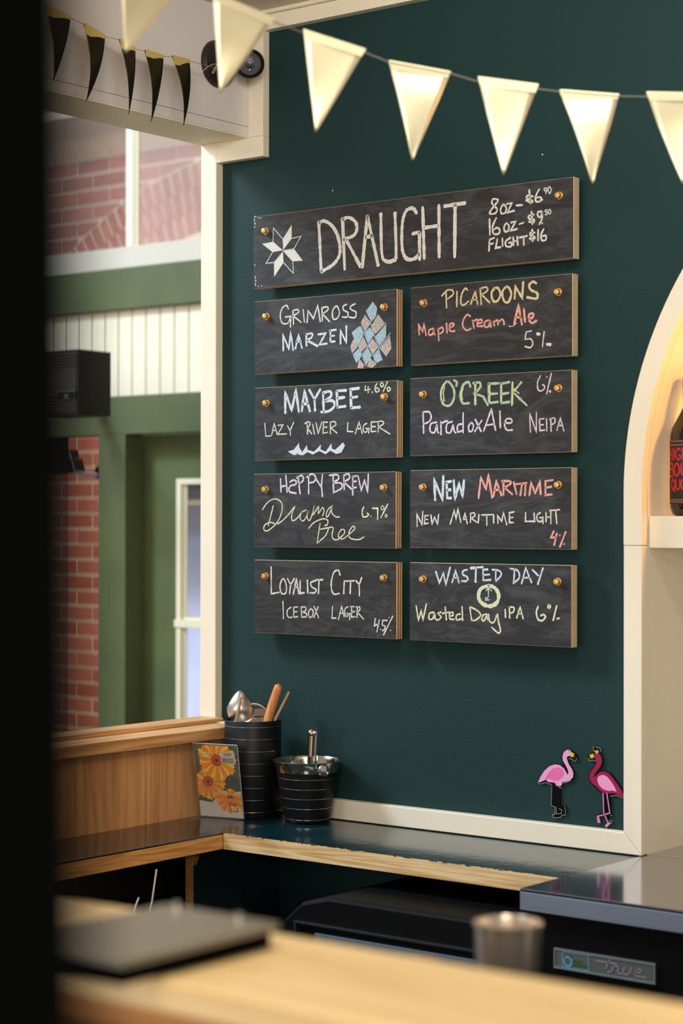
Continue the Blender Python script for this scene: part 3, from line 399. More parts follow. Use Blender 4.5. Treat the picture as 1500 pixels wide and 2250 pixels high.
b = MB(); b.prism([(-1.70, y0, .9695), (-1.70, y0, 1.509), (-1.736, y0, 1.509), (-1.736, y0, 1.008)], (0, .02, 0)); b.build('casing_board', CREAM, t4, .0012)
b = MB(); b.box(-.372, -.336, y0, 0, .969, 1.509); b.build('casing_board', CREAM, t4, .0012)
ring = [(-1.70, 1.51)]+arc+[(-.372, 1.51)]
ro = [(-1.736, 1.51)]+[(AX-RO*math.cos(math.pi*k/N), AZ+RO*math.sin(math.pi*k/N)) for k in range(N+1)]+[(-.336, 1.51)]
b = MB(); M_ = len(ring)
for y, fl in ((y0, 0),):
    b.add([(p[0], y, p[1]) for p in ring]+[(p[0], y, p[1]) for p in ro]+[(p[0], 0, p[1]) for p in ring]+[(p[0], 0, p[1]) for p in ro],
          [(i, M_+i, M_+i+1, i+1) for i in range(M_-1)]+[(M_+i, 3*M_+i, 3*M_+i+1, M_+i+1) for i in range(M_-1)]+[(i, i+1, 2*M_+i+1, 2*M_+i) for i in range(M_-1)]
          + [(0, 2*M_, 3*M_, M_), (M_-1, 2*M_-1, 4*M_-1, 3*M_-1)])
b.build('arch_casing', CREAM, t4, smooth=True)
MB().box(-1.699, -.373, .0035, .335, 1.505, 1.5605).build('niche_shelf', CREAM, wall, .0012, label='thick cream shelf across the niche')

# left partition: low wall below, boxed beam above, open between
lw = MB(); lw.box(-2.735, -2.625, -3.0, .14, .93, 1.117)
half = struct(lw.build('wall_left', PANEL), 'low wood panelled wall at the left of the bar')
MB().box(-2.735, -2.625, -3.0, -.0, 0, .9299).build('lower_board', mat('lower_black', srgb(14, 16, 16), .6), half, label='black painted lower wall')  # shade under the ledge put into the board's black colour
MB().box(-2.76, -2.60, -3.0, .0, 1.117, 1.1395).build('wall_cap', PINE, half, .0015, label='orange pine cap board')
MB().box(-2.735, -2.675, -3.0, -.018, 1.1396, 1.1478).build('cap_strip', PINE, half, .001)
MB().box(-2.674, -2.602, -.04, .0, 1.1396, 1.1412).build('cap_end_patch', CREAM, half)
bm_ = thing('trim_4', (-2.67, -1.0, 2.33), 'boxed pale grey beam over the opening at the left', 'beam'); bm_['kind'] = 'structure'
MB().box(-2.7385, -2.6095, -3.0, .0, 2.33, 2.3325).build('beam_underside', [mat('beam_underside', srgb(242, 230, 196), .6)], bm_)
MB().box(-2.7375, -2.609, -3.0, .0, 2.3327, 2.352).build('beam_lower_board', BEAMP, bm_, .001)
MB().box(-2.7375, -2.6095, -3.0, .0, 2.3528, 2.64).build('beam_face_board', BEAMP, bm_)

# hall beyond the opening: green framed wall at y = 1.45, recessed bay at y = 1.54
YF = 1.45
far = thing('wall_far', (-4.3, YF, 0), 'green and cream timber framed wall of the hall beyond the opening', 'wall'); far['kind'] = 'structure'
MB().box(-5.6, -3.5, YF, YF+.10, 2.359, 2.4265).build('sill_board', mat('hall_sill_paint', srgb(205, 197, 180), .6, var=.04), far, .002)
MB().box(-5.6, -3.5, YF, YF+.08, 2.229, 2.359).build('green_rail', GREEN, far, .002)
MB().box(-5.6, -3.5, YF, YF+.08, 1.828, 1.951).build('green_rail', GREEN, far, .002)
MB().box(-4.526, -4.4033, YF, YF+.10, 0, 1.8279).build('green_post', GREEN, far, .002)
MB().box(-4.4033, -4.262, YF+.09, YF+.105, 0, 1.8279).build('green_board', GREEN, far)
MB().box(-4.262, -3.5, YF+.09, YF+.105, 1.686, 1.8279).build('green_board', GREEN, far)
MB().box(-4.262, -3.5, YF+.09, YF+.105, 0, .70).build('green_board', GREEN, far)
MB().box(-5.6, -3.5, YF+.05, YF+.07, 1.951, 2.229).build('beadboard_backing', mat('groove_paint', srgb(196, 184, 150), .7), far)
pl = None
for k in range(-14, 11):
    x = -4.4655+.0617*k
    if x < -5.5 or x > -3.6: continue
    if pl is None:
        pl = MB().box(.0022, .0595, YF+.03, YF+.05, 1.951, 2.229).build('plank', BEAD, far, .002)
        pl.location = (x, 0, 0)
    else:
        q = pl.copy(); COL.objects.link(q); q.location = (x, 0, 0)
# windows of the hall wall
w1 = thing('window_1', (-4.37, YF+.04, 2.4265), 'high cream framed window over the green rails, red brick behind its panes', 'window'); w1['kind'] = 'structure'
HW = mat('hall_window_paint', srgb(230, 222, 190), .5)
MB().box(-4.402, -4.376, YF, YF+.010, 2.4265, 3.5).build('mullion', mat('hall_window_paint_face', srgb(240, 235, 215), .5), w1, .001)
MB().box(-4.376, -4.3685, YF+.003, YF+.010, 2.4265, 3.5).build('mullion', HW, w1, .001)
MB().box(-4.3685, -4.362, YF+.006, YF+.011, 2.4265, 3.5).build('mullion', HW, w1, .001)
MB().box(-4.362, -4.3545, YF+.008, YF+.011, 2.4265, 3.5).build('mullion', HW, w1, .001)
MB().box(-5.5, -4.402, YF+.0112, YF+.014, 2.4265, 3.5).build('pane', glass_mat('hall_glass', amount=.04, gloss=.04), w1)
MB().box(-4.3545, -3.5, YF+.0112, YF+.014, 2.4265, 3.5).build('pane', glass_mat('hall_glass_dusty', (1, .88, .82, 1), .12, .03), w1, label='hazy pane at the right')  # bright reflection in this pane put in as pinkish diffuse haze
w2 = thing('window_2', (-4.2, YF+.09, .7), 'tall cream framed window in the green bay with daylight behind', 'window'); w2['kind'] = 'structure'
YW = YF+.09
for x0, x1, z0, z1, dy in ((-4.262, -4.2417, .7, 1.686, -.004), (-4.2417, -3.6, 1.668, 1.686, -.004), (-4.2417, -4.235, .7, 1.668, .004), (-4.235, -4.228, .7, 1.668, .009), (-4.266, -3.6, 1.2145, 1.2385, -.009), (-4.2417, -3.6, 1.2385, 1.246, .006)):
    MB().box(x0, x1, YW+dy, YW+.014, z0, z1).build('window_frame', HW, w2, .001)
for z0, z1 in ((.7, 1.2145), (1.246, 1.668)):
    MB().box(-4.228, -3.6, YW+.0142, YW+.017, z0, z1).build('pane', glass_mat('hall_glass_clear', amount=.02, gloss=.03), w2)
# street beyond that window
SNOW = mat('snow', srgb(225, 230, 250), .8, var=.25, vscale=1.4, col2=srgb(178, 186, 226))
sn = MB(); sn.box(-10.5, -5.2, 6.0, 6.1, 0.1, 1.66)
street = struct(sn.build('wall_street', SNOW), 'pale blue white snowy street seen through the tall window', 'street')
ew = street
MB().box(-9.5, -6.0, 5.55, 6.0, 1.682, 1.86).build('dark_fascia', BLACK, ew)
MB().box(-9.5, -6.0, 5.56, 6.0, 1.657, 1.682).build('tan_board', mat('tan_board', srgb(176, 150, 112), .7), ew)
area('street_daylight', (-7.6, 4.3, 3.9), (-8.3, 6.0, 1.1), 2.0, .8, 330, (.80, .86, 1.0))

# brick wall behind, y = 3.24, with the ring bricks of a big arch
YB = 3.24
bw = MB(); bw.box(-7.4, -6.165, YB-.001, YB+.2, 0, 3.30); bw.box(-6.165, -5.2, YB-.001, YB+.2, 2.7, 3.30)
MORT = mat('mortar', srgb(230, 202, 168), .9, var=.12, vscale=20)
brickwall = struct(bw.build('wall_brick', MORT), 'red brick wall beyond the green framed wall')
BR = bpy.data.materials.new('brick_red'); BR.use_nodes = True; nt = BR.node_tree
oi = nd(nt, 'ShaderNodeObjectInfo'); rr = nd(nt, 'ShaderNodeValToRGB')
rr.color_ramp.elements[0].color = srgb(178, 92, 64); rr.color_ramp.elements[1].color = srgb(206, 116, 84)
nt.links.new(oi.outputs['Random'], rr.inputs[0])
tc = nd(nt, 'ShaderNodeTexCoord'); nz = nd(nt, 'ShaderNodeTexNoise'); nz.inputs['Scale'].default_value = 30
nt.links.new(tc.outputs['Object'], nz.inputs[0]); mx = nd(nt, 'ShaderNodeMix', data_type='RGBA', blend_type='MULTIPLY'); mx.inputs['Factor'].default_value = .35
nt.links.new(rr.outputs[0], mx.inputs['A']); nt.links.new(nz.outputs[0], mx.inputs['B']); nt.links.new(mx.outputs['Result'], nt.nodes['Principled BSDF'].inputs['Base Color'])
nt.nodes['Principled BSDF'].inputs['Roughness'].default_value = .85
def boxmesh(name, sx, sy, sz):
    b = MB().box(-sx/2, sx/2, -sy/2, sy/2, -sz/2, sz/2); me = bpy.data.meshes.new(name); me.from_pydata(b.v, [], b.f); me.materials.append(BR); return me
BM = boxmesh('brick', .200, .03, .0585); BMH = boxmesh('half_brick', .095, .03, .0585); RB = boxmesh('ring_brick', .048, .03, .098); nb_ = 0
def brick(me, x, z, rot=0):
    o = bpy.data.objects.new('brick', me); COL.objects.link(o); o.parent = brickwall
    o.location = (x, YB+.010+random.uniform(-.002, .002), z); o.rotation_euler = (0, rot, 0)
C1 = (-5.3835, 1.129)
for r_ in range(41):
    z = .398+.0699*r_ - .034
    for k in range(-4, 8):
        x = -6.476+.21*k+(.105 if r_ % 2 else 0)+.1
        if x > -5.3: continue
        if z < 2.1 and (x > -6.2 or x < -6.8): continue
        if 2.1 <= z < 2.55 or z > 3.27: continue
        dd = math.hypot(x-C1[0], z-C1[1]); dl = math.hypot(x-.1-C1[0], z-C1[1]); dr = math.hypot(x+.1-C1[0], z-.03-C1[1])
        if z > 2.1 and dr < 2.05:                                    # bricks cut to the curve of the arch
            lo = lambda q: max(z-.029, C1[1]+math.sqrt(max(0, 2.016**2-(q-C1[0])**2)))
            xs = [x-.1+.2*i/6 for i in range(7)]; xs = [q for q in xs if lo(q) < z+.027]
            if len(xs) > 1:
                P = [(q, YB+.016, lo(q)) for q in xs]+[(q, YB+.016, z+.029) for q in reversed(xs)]
                MB().prism(P, (0, -.022, 0)).build('brick', BR, brickwall)
            continue
        brick(BM, x, z)
for ri, rad in enumerate((1.958, 1.858, 1.758)):
    n = int((math.radians(70))*rad/.0585)
    for k in range(n):
        a = math.radians(80)+(k+.5*(ri % 2))*.0585/rad
        x = C1[0]+math.cos(a)*rad; z = C1[1]+math.sin(a)*rad
        if z > 2.62 and x < -5.45: brick(RB, x, z, -(a-math.pi/2))
# pale board along the top of the brickwork
MB().box(-7.4, -5.2, YB-.35, YB+.2, 3.30, 3.34).build('soffit_board', CEIL, brickwall, label='pale board on top of the brickwork')
# dark edge of the door left of the brick strip
dg = thing('glass_door', (-4.95, 1.60, 0), 'dark tinted glass door leaf at the left of the brick strip', 'door')
MB().box(-5.3, -4.832, 1.60, 1.606, 1.71, 1.89).build('door_glass', glass_mat('tinted_glass', (.02, .025, .02, 1), .8, .05), dg)
MB().box(-5.3, -4.832, 1.60, 1.606, .0, 1.709).build('door_glass', glass_mat('tinted_glass2', (.03, .03, .025, 1), .30, .05), dg)

# ---------------------------------------------------------------- ledge, steel counter, fridge
lg = thing('ledge', (-2.0, -.14, .9375), 'dark teal lacquered ledge with raw ply edges along both walls', 'ledge')
b = MB(); zt = .9675
b.prism([(-2.6245, -2.6, zt), (-2.4425, -2.6, zt), (-2.4425, -.2785, zt), (-1.7045, -.2785, zt), (-1.7045, -.001, zt), (-2.6245, -.001, zt)], (0, 0, -.003)); b.build('ledge_top', LEDGE, lg)
def rag(x0, x1, n, f):                                               # slightly chipped upper edge
    return [f(x0+(x1-x0)*k/n, random.uniform(-.0012, .0006)) for k in range(n+1)]
b = MB(); n = 90
for zz0, zz1, mi in ((.9375, .952, 0), (.9525, .9668, 0)):
    for k in range(n):
        xa, xb_ = -2.4405+(.736)*k/n, -2.4405+(.736)*(k+1)/n
        b.add([(xa, -.2805, zz0), (xb_, -.2805, zz0), (xb_, -.2805, zz1), (xa, -.2805, zz1), (xa, -.2, zz0), (xb_, -.2, zz0), (xb_, -.2, zz1), (xa, -.2, zz1)], [(0, 1, 2, 3), (0, 4, 5, 1), (3, 2, 6, 7)])
b.build('front_edge', OAK, lg)
MB().box(-2.6245, -2.4405, -.0, -.2, .9375, .9645).build('ledge_core', OAK, lg)
MB().box(-2.62, -2.4405, -2.6, -.2810, .9375, .9645).build('side_edge', OAKY, lg, .001)
b = MB()
for k in range(60):                                                  # raw chips where the lacquer broke off the edge
    x = random.uniform(-2.44, -1.76); s = random.uniform(.002, .006)
    b.prism([(x, -.2808, .9665), (x+s*2, -.2808, .9665), (x+s, -.2808+s*.35, .9665)], (0, 0, .0012))
o = b.build('edge_chips', mat('raw_chip', srgb(226, 208, 170), .8), lg); o['kind'] = 'stuff'
sp = thing('support_panel', (-2.53, -.13, 0), 'upright ply panel carrying the ledge, its raw front edge showing', 'panel')
pr_ = MB().box(-2.5565, -2.5385, -.256, -.002, 0, .937).build('panel_board', mat('teal_dark', srgb(20, 46, 52), .6), sp)
MB().box(-2.5567, -2.5383, -.2585, -.256, 0, .937).build('raw_edge', OAKY, sp)
MB().prism([(-2.5383, -.257, .936), (-2.5283, -.257, .936), (-2.5335, -.257, .905), (-2.5383, -.257, .893)], (0, .01, 0)).build('wood_chip', OAKY, sp)
MB().lathe([(.004, 0), (.004, .0015), (.002, .002)], (-2.5385, -.235, .905), 12, (1, 0, 0)).build('screw_head', STEEL, sp)

sc = thing('steel_counter', (-1.0, -.1, .934), 'brushed stainless steel worktop set beside the dark ledge', 'counter')
MB().box(-1.6995, -.3725, .0, .335, .935, .9683).build('niche_base_plate', STEEL, wall, label='steel plate in the bottom of the niche')
b = MB(); b.box(-1.7035, 1.2, -.401, -.0005, .9635, .9683); b.build('steel_top', STEEL, sc, .0012)
b = MB(); b.box(-1.7035, 1.2, -.401, -.397, .934, .9632); b.box(-1.7035, -1.6995, -.3965, -.30, .934, .9632); b.build('steel_apron', mat('steel_apron', srgb(150, 158, 176), .42, .7, var=.1, vscale=30, stretch=(.3, 8, 8)), sc, .001)
fr_ = thing('bar_fridge', (-1.0, -.1, 0), 'black under counter fridge below the steel worktop with a silver badge', 'fridge')
MB().box(-1.69, -.2, -.385, -.003, .05, .9335).build('fridge_body', FRIDGE, fr_, .003)
for x in (-1.66, -.24): MB().box(x-.02, x+.02, -.36, -.32, 0, .05).build('foot', BLACK, fr_)
MB().box(-1.648, -1.4675, -.3878, -.385, .8475, .8795).build('badge_plate', mat('badge_grey', srgb(86, 90, 88), .5), fr_)
bd = fr_.children[-1]
b = MB(); a_, b_, c_, d_ = -1.648, -1.4675, .8475, .8795
for q in ((a_, b_, d_-.0035, d_), (a_, b_, c_, c_+.0035), (a_, a_+.002, c_+.0035, d_-.0035), (b_-.002, b_, c_+.0035, d_-.0035)): b.box(q[0], q[1], -.3889, -.3876, q[2], q[3])
b.build('badge_rim', mat('badge_rim', srgb(140, 156, 158), .4, .6), bd)
def onfr(a, c): return (a, -.3886, c)
b = MB()
T = [[(-1.571, .8694), (-1.5345, .8698)], [(-1.5470, .8742), (-1.5548, .8578)], [(-1.5548, .8578), (-1.5530, .8556)], [(-1.5535, .8556), (-1.5440, .8556)], [(-1.5440, .8556), (-1.5395, .8660)], [(-1.5400, .8664), (-1.5295, .8664)],
     [(-1.5300, .8664), (-1.5338, .8562)], [(-1.5345, .8560), (-1.5120, .8560)], [(-1.5205, .8670), (-1.5240, .8565)], [(-1.5085, .8675), (-1.5125, .8560)],
     [(-1.5030, .8618), (-1.4915, .8622)], [(-1.4915, .8622), (-1.4905, .8668)], [(-1.4905, .8670), (-1.4990, .8670)], [(-1.4990, .8670), (-1.5035, .8562)], [(-1.5040, .8562), (-1.4828, .8562)]]
draw(b, [('', [Vector(p) for p in s]) for s in T], .0026, onfr, 0); b.build('badge_script', mat('badge_script', srgb(158, 150, 160), .45, .4), bd)
b = MB(); draw(b, [('', [Vector(p) for p in ((-1.632, .8755), (-1.5845, .8755), (-1.5845, .8515), (-1.632, .8515), (-1.632, .8755))])], .0014, onfr, 0)
draw(b, [('', [Vector(p) for p in [(-1.6282, .8653), (-1.6246, .8676), (-1.6188, .8676), (-1.6152, .864), (-1.6159, .8577), (-1.6195, .8541), (-1.6253, .8545), (-1.6289, .859), (-1.6282, .8653)]])], .003, onfr, 0)
b.build('badge_emblem', mat('badge_blue', srgb(96, 160, 190), .5), bd)
b = MB(); draw(b, [('', [Vector((-1.613, .8640)), Vector((-1.5975, .8645))]), ('', [Vector((-1.613, .8587)), Vector((-1.588, .8585))]), ('', [Vector((-1.6181, .8690)), Vector((-1.616, .8712))])], .0034, onfr, 0)
b.build('badge_small_text', mat('badge_green', srgb(22, 92, 34), .6), bd)

ap = thing('glass_washer', (-1.97, -.2, 0), 'black rounded appliance under the ledge with a blue grey door panel', 'appliance')
b = MB(); pts = [(-2.215, .02), (-2.215, .80), (-2.20, .855), (-2.16, .889), (-2.10, .904), (-1.76, .904), (-1.76, .02)]
b.prism([(x, -.392, z) for x, z in pts], (0, .34, 0)); b.build('body', mat('appliance_black', srgb(7, 7, 8), .5, spec=.15), ap, .006)
b = MB(); b.box(-2.165, -1.765, -.402, -.392, .853, .8575); b.box(-2.170, -2.165, -.402, -.392, .30, .8575); b.build('door_lip', mat('lip_black', srgb(34, 38, 42), .25), ap, .001)
MB().box(-2.125, -1.765, -.400, -.392, .30, .842).build('door', mat('door_bluegrey', srgb(96, 116, 132), .3, .5), ap, .002)

# ---------------------------------------------------------------- chalkboards
DUST = bpy.data.materials.new('chalkboard_black'); DUST.use_nodes = True; nt = DUST.node_tree; pb = nt.nodes['Principled BSDF']
pb.inputs['Roughness'].default_value = .62; pb.inputs['Specular IOR Level'].default_value = .35
tc = nd(nt, 'ShaderNodeTexCoord'); oi = nd(nt, 'ShaderNodeObjectInfo'); vm = nd(nt, 'ShaderNodeVectorMath', operation='ADD')
nt.links.new(tc.outputs['Object'], vm.inputs[0]); nt.links.new(oi.outputs['Random'], vm.inputs[1])
mp = nd(nt, 'ShaderNodeMapping'); mp.inputs['Scale'].default_value = (1, 1, 3.2); nt.links.new(vm.outputs[0], mp.inputs[0])
n1 = nd(nt, 'ShaderNodeTexNoise'); n1.inputs['Scale'].default_value = 9; n1.inputs['Detail'].default_value = 8; n1.inputs['Roughness'].default_value = .75; n1.inputs['Distortion'].default_value = 1.5
nt.links.new(mp.outputs[0], n1.inputs[0])
r1 = nd(nt, 'ShaderNodeValToRGB'); r1.color_ramp.elements[0].position = .45; r1.color_ramp.elements[0].color = srgb(35, 34, 35)
r1.color_ramp.elements[1].position = .74; r1.color_ramp.elements[1].color = srgb(72, 72, 72); nt.links.new(n1.outputs[0], r1.inputs[0])
nt.links.new(r1.outputs[0], pb.inputs['Base Color'])
bp = nd(nt, 'ShaderNodeBump'); bp.inputs['Strength'].default_value = .1; n3 = nd(nt, 'ShaderNodeTexNoise'); n3.inputs['Scale'].default_value = 700
nt.links.new(tc.outputs['Object'], n3.inputs[0]); nt.links.new(n3.outputs[0], bp.inputs['Height']); nt.links.new(bp.outputs[0], pb.inputs['Normal'])
CH = {'cream': chalk_mat('chalk_cream', srgb(234, 228, 216)), 'pale_blue': chalk_mat('chalk_blue', srgb(222, 231, 235)), 'pale_yellow': chalk_mat('chalk_yellow', srgb(234, 234, 196)),
      'lilac': chalk_mat('chalk_lilac', srgb(234, 220, 234)), 'tan_yellow': chalk_mat('chalk_tan', srgb(232, 212, 162)), 'coral': chalk_mat('chalk_coral', srgb(250, 178, 164)),
      'mint': chalk_mat('chalk_mint', srgb(188, 214, 180)), 'yellow': chalk_mat('chalk_bright_yellow', srgb(232, 228, 160)),
      'blue_hatch': chalk_mat('chalk_blue_hatch', srgb(182, 208, 218), .36, .62, (.5, 1, .25), .80), 'tan_hatch': chalk_mat('chalk_tan_hatch', srgb(206, 190, 178), .36, .62, (.5, 1, .25), .80)}
BLAB = {'draught': 'long header chalkboard with an eight pointed star, one big word and the prices',
 'grimross': 'top chalkboard of the left column with a hop cone drawn in blue and tan chalk',
 'maybee': 'second chalkboard of the left column, bold pale blue name above chalk waves',
 'happy': 'third chalkboard of the left column, lilac name above pale yellow looping script',
 'loyalist': 'bottom chalkboard of the left column, all in cream capitals',
 'picaroons': 'top chalkboard of the right column, tan name above a coral pink line',
 'creek': 'second chalkboard of the right column, mint and yellow outlined name',
 'maritime': 'third chalkboard of the right column, name in blue and coral chalk',
 'wasted': 'bottom chalkboard of the right column with a chalk circle holding two arrows'}
YS = -.035
for key, B in BOARDS.items():
    x0, z1, bw_, bh = B['x'], B['z'], B['w'], B['h']
    t = thing('chalkboard', (x0, YS+.019, z1), BLAB[key], 'chalkboard', 'chalkboards on the teal wall')
    b = MB(); nl = 5; h = .0175/nl
    for k in range(nl): b.box(x0, x0+bw_, YS+.0015+h*k, YS+.0015+h*(k+1), z1-bh, z1, k % 2)
    b.build('plywood_core', [PLY1, PLY2 if key in ('grimross', 'maybee', 'happy', 'loyalist') else PLY1], t)
    MB().box(x0+.0006, x0+bw_-.0012, YS, YS+.0015, z1-bh+.0006, z1-.0006).build('slate_face', DUST, t)
    for i, (bx, bz) in enumerate(B['bolts']):
        MB().lathe([(.0070, 0), (.0070, .0015), (.0056, .0015), (.0056, .0085), (.0048, .0098), (.0030, .0102)], (x0+bx, YS+.0005, z1+bz), 6 if i > 5 else 14, (0, -1, 0)).build('brass_bolt', BRASS, t, smooth=True)
        MB().lathe([(.009, 0), (.009, .016)], (x0+bx, -.0001, z1+bz), 14, (0, -1, 0)).build('standoff', BLACK, t)
    for i, (pn, colr, wd, data) in enumerate(B['chalk']):
        e = YS-.0002-.00008*i; groups = []                           # strokes that stand close together make one word
        for k, pts in marks(data):
            g = max(.0035, wd*.00065); bb = [min(p.x for p in pts)-g, max(p.x for p in pts)+g, min(p.y for p in pts)-g, max(p.y for p in pts)+g]; items = [(k, pts)]
            if pn == 'chalk_lettering':
                for q in [q for q in groups if q[0][0] < bb[1] and q[0][1] > bb[0] and q[0][2] < bb[3] and q[0][3] > bb[2]]:
                    groups.remove(q); items = q[1]+items; bb = [min(bb[0], q[0][0]), max(bb[1], q[0][1]), min(bb[2], q[0][2]), max(bb[3], q[0][3])]
                groups.append([bb, items])
            elif groups: groups[0][1].append((k, pts))
            else: groups.append([bb, items])
        for bb, items in groups:
            b = MB(); draw(b, items, wd*1e-3, lambda a, c: (x0+a, e, z1+c), .22)
            o = b.build(pn, CH[colr], t)
        if pn in ('chalk_dots', 'chalk_accent', 'chalk_cents', 'chalk_hop'): o['kind'] = 'stuff'

for x, z in ((-2.405, 2.204), (-1.917, 2.219), (-2.548, 1.816)): MB().lathe([(.0014, 0), (.0014, .0004), (.0006, .0007)], (x, -.0001, z), 10, (0, -1, 0)).build('nail_mark', CREAM, wall)
# ---------------------------------------------------------------- bottle in the niche
bt = thing('liquor_bottle', (-1.6425, .059, 1.5608), 'dark liquor bottle with red lettering on a black label, on the niche shelf', 'bottle')
c = (-1.6425, .059, 1.5608)
MB().lathe([(.030, .0), (.036, .004), (.040, .016), (.040, .142), (.037, .154), (.022, .182), (.016, .195), (.015, .232), (.017, .234), (.017, .242)], c, 40).build('bottle_glass', mat('dark_bottle', srgb(24, 13, 8), .08, spec=.7), bt, smooth=True)
MB().lathe([(.0176, .205), (.0180, .208), (.0180, .246), (.012, .248)], c, 28).build('bottle_cap', mat('black_cap', srgb(20, 16, 14), .4), bt, smooth=True)
MB().lathe([(.0402, .021), (.0403, .0215), (.0403, .1325), (.0402, .133)], c, 48).build('label', mat('label_black', srgb(30, 24, 22), .6), bt, smooth=True)
for z in (.024, .0275, .1235, .130):
    MB().lathe([(.0404, z), (.0407, z+.0003), (.0407, z+.0012), (.0404, z+.0015)], c, 48).build('label_line', mat('label_copper', srgb(176, 112, 72), .5, .4), bt, smooth=True)
def onbot(u, v):                                                     # u: metres round the label, v: height
    a = math.radians(-136)+u/.0408
    return (c[0]+math.cos(a)*.0408, c[1]+math.sin(a)*.0408, c[2]+v)
b = MB(); bl = MB()
GL = {'H': ['0,0 0,10', '5,0 5,10', '0,5 5,5'], 'I': ['0,0 0,10'], 'G': ['~5,8 3,10 0,7 0,3 3,0 5,2 5,4', '5,4 3,4'], 'B': ['0,0 0,10', '~0,10 4,10 4,6 0,5.5', '~0,5.5 5,5 5,0 0,0'], 'O': ['~2.5,0 0,3 0,7 2.5,10 5,7 5,3 2.5,0'], 'U': ['0,10 0,2', '~0,2 2.5,0 5,2', '5,2 5,10'], 'Q': ['~2.5,0 0,3 0,7 2.5,10 5,7 5,3 2.5,0', '3,2 6,-2'], 'C': ['~5,8 3,10 0,7 0,3 3,0 5,2'], 'R': ['0,0 0,10', '~0,10 4.5,10 4.5,5.5 0,5', '1,5 5,0']}
def word(txt, u0, v0, s, adv, w_, mbs):
    for i, ch in enumerate(txt):
        for st in GL[ch]:
            k = '~' if st[0] == '~' else ''
            pts = [Vector((u0+i*adv+float(p.split(',')[0])*s, v0+float(p.split(',')[1])*s)) for p in st.strip('~').split()]
            draw(mbs[0], [(k, pts)], w_, onbot, 0)
word('H', -.001, .098, .0020, .0145, .0030, [b]); word('I', .0148, .098, .0020, .01, .0032, [b]); word('GH', .0200, .098, .0020, .0145, .0030, [b]); word('BOURB', .0005, .070, .0022, .0158, .0034, [b]); word('IQUOR', -.004, .046, .0018, .0120, .0028, [b])
b.build('label_lettering', mat('label_red', srgb(196, 26, 24), .5), bt)
# ---------------------------------------------------------------- utensil holder and what stands in it
HC = (-2.5425, -.0785, .9677); NAVY = mat('black_lacquer', srgb(10, 12, 15), .45, spec=.3)
hd = thing('utensil_holder', HC, 'tall black cylinder with thin silver rings holding bar tools, in the corner', 'holder')
MB().lathe([(.054, 0), (.0562, .003), (.0562, .1885), (.0550, .1905), (.0530, .189), (.0530, .012), (.002, .010)], HC, 64).build('cylinder', NAVY, hd, smooth=True)
RING = mat('ring_silver', srgb(200, 200, 200), .25, 1.0)
for k in range(8):
    z = .0125+.0237*k
    MB().lathe([(.0561, z), (.0567, z+.0003), (.0567, z+.0009), (.0561, z+.0012)], HC, 64).build('silver_ring', RING, hd, smooth=True)
def V(*a): return Vector(a)
# serving spoon: pointed oval bowl, upside down, handle down in the holder
s_ = thing('serving_spoon', (-2.573, -.078, .98), 'large steel spoon standing bowl up in the black cylinder', 'spoon')
b = MB(); ax = V(-.785, -.619, 0).normalized()*-1; fwd = V(.62, -.785, 0)
cz, R_ = 1.178, 14
vs = []; NU, NV = 12, 20
for i in range(NU+1):
    for j in range(NV):
        r = i/NU; a = 2*math.pi*j/NV
        hx = .0275*math.sin(a)*(1 if math.cos(a) < 0 else (1-.42*math.cos(a)))*r; hz = (.036 if math.cos(a) < 0 else .036)*math.cos(a)*r
        dp = .015*(1-r*r)
        vs.append(V(-2.572, -.082, cz)+ax*hx+V(0, 0, hz)+fwd*dp)
fs = [(i*NV+j, i*NV+(j+1) % NV, (i+1)*NV+(j+1) % NV, (i+1)*NV+j) for i in range(NU) for j in range(NV)]
b.add(vs, fs); b.build('bowl', mat('spoon_steel', srgb(215, 208, 198), .32, 1.0), s_, smooth=True, solid=.0012)
MB().tube([(-2.572, -.088, 1.147), (-2.570, -.078, 1.12), (-2.562, -.07, .985)], [.005, .0035, .004], 10).build('handle', CHROME, s_, smooth=True)
def stick(name, a, b_, r, M, label, cat='stick'):
    t = MB().tube([V(*a)+(V(*b_)-V(*a))*k for k in (-1.6, -.02, .0, .9, .98, 1.0)], [r[0], r[0], r[0], r[1], r[1]*.95, r[1]*.55], 14).build(name, M, None, smooth=True)
    return tag(t, label, cat)
WH = wood('handle_wood', srgb(214, 140, 76), srgb(186, 108, 52), 'z', 20)
BAMB = mat('bamboo', srgb(190, 148, 100), .6, var=.15, vscale=60)
# front stick, back stick, muddler (upper ends run out above the rim)
tag(MB().tube([(-2.556, -.085, .985), (-2.5565, -.112, 1.16), (-2.5475, -.1085, 1.2035), (-2.547, -.108, 1.2045)], [.0028, .003, .0026, .0015], 12).build('wooden_stick', BAMB, None, smooth=True), 'thin wooden stick in front of the steel spoon in the cylinder', 'stick')
tag(MB().tube([(-2.538, -.075, .985), (-2.506, -.052, 1.16), (-2.4845, -.037, 1.2115), (-2.484, -.0365, 1.213)], [.0028, .003, .0026, .0015], 12).build('wooden_stick', BAMB, None, smooth=True), 'thin wooden stick right of the thick handle, leaning out of the cylinder', 'stick')
tag(MB().tube([(-2.545, -.085, .985), (-2.5185, -.062, 1.155), (-2.5115, -.0565, 1.185), (-2.5035, -.0505, 1.215), (-2.5015, -.049, 1.2235), (-2.5008, -.0485, 1.2265), (-2.5005, -.0482, 1.228)], [.0075, .0085, .009, .0085, .0075, .005, .001], 18).build('wooden_muddler', WH, None, smooth=True), 'thick rounded wooden handle standing up out of the black cylinder', 'muddler')
st = thing('hawthorne_strainer', (-2.54, -.078, .99), 'steel arc handle of a bar strainer inside the black cylinder', 'strainer')
arcp = []
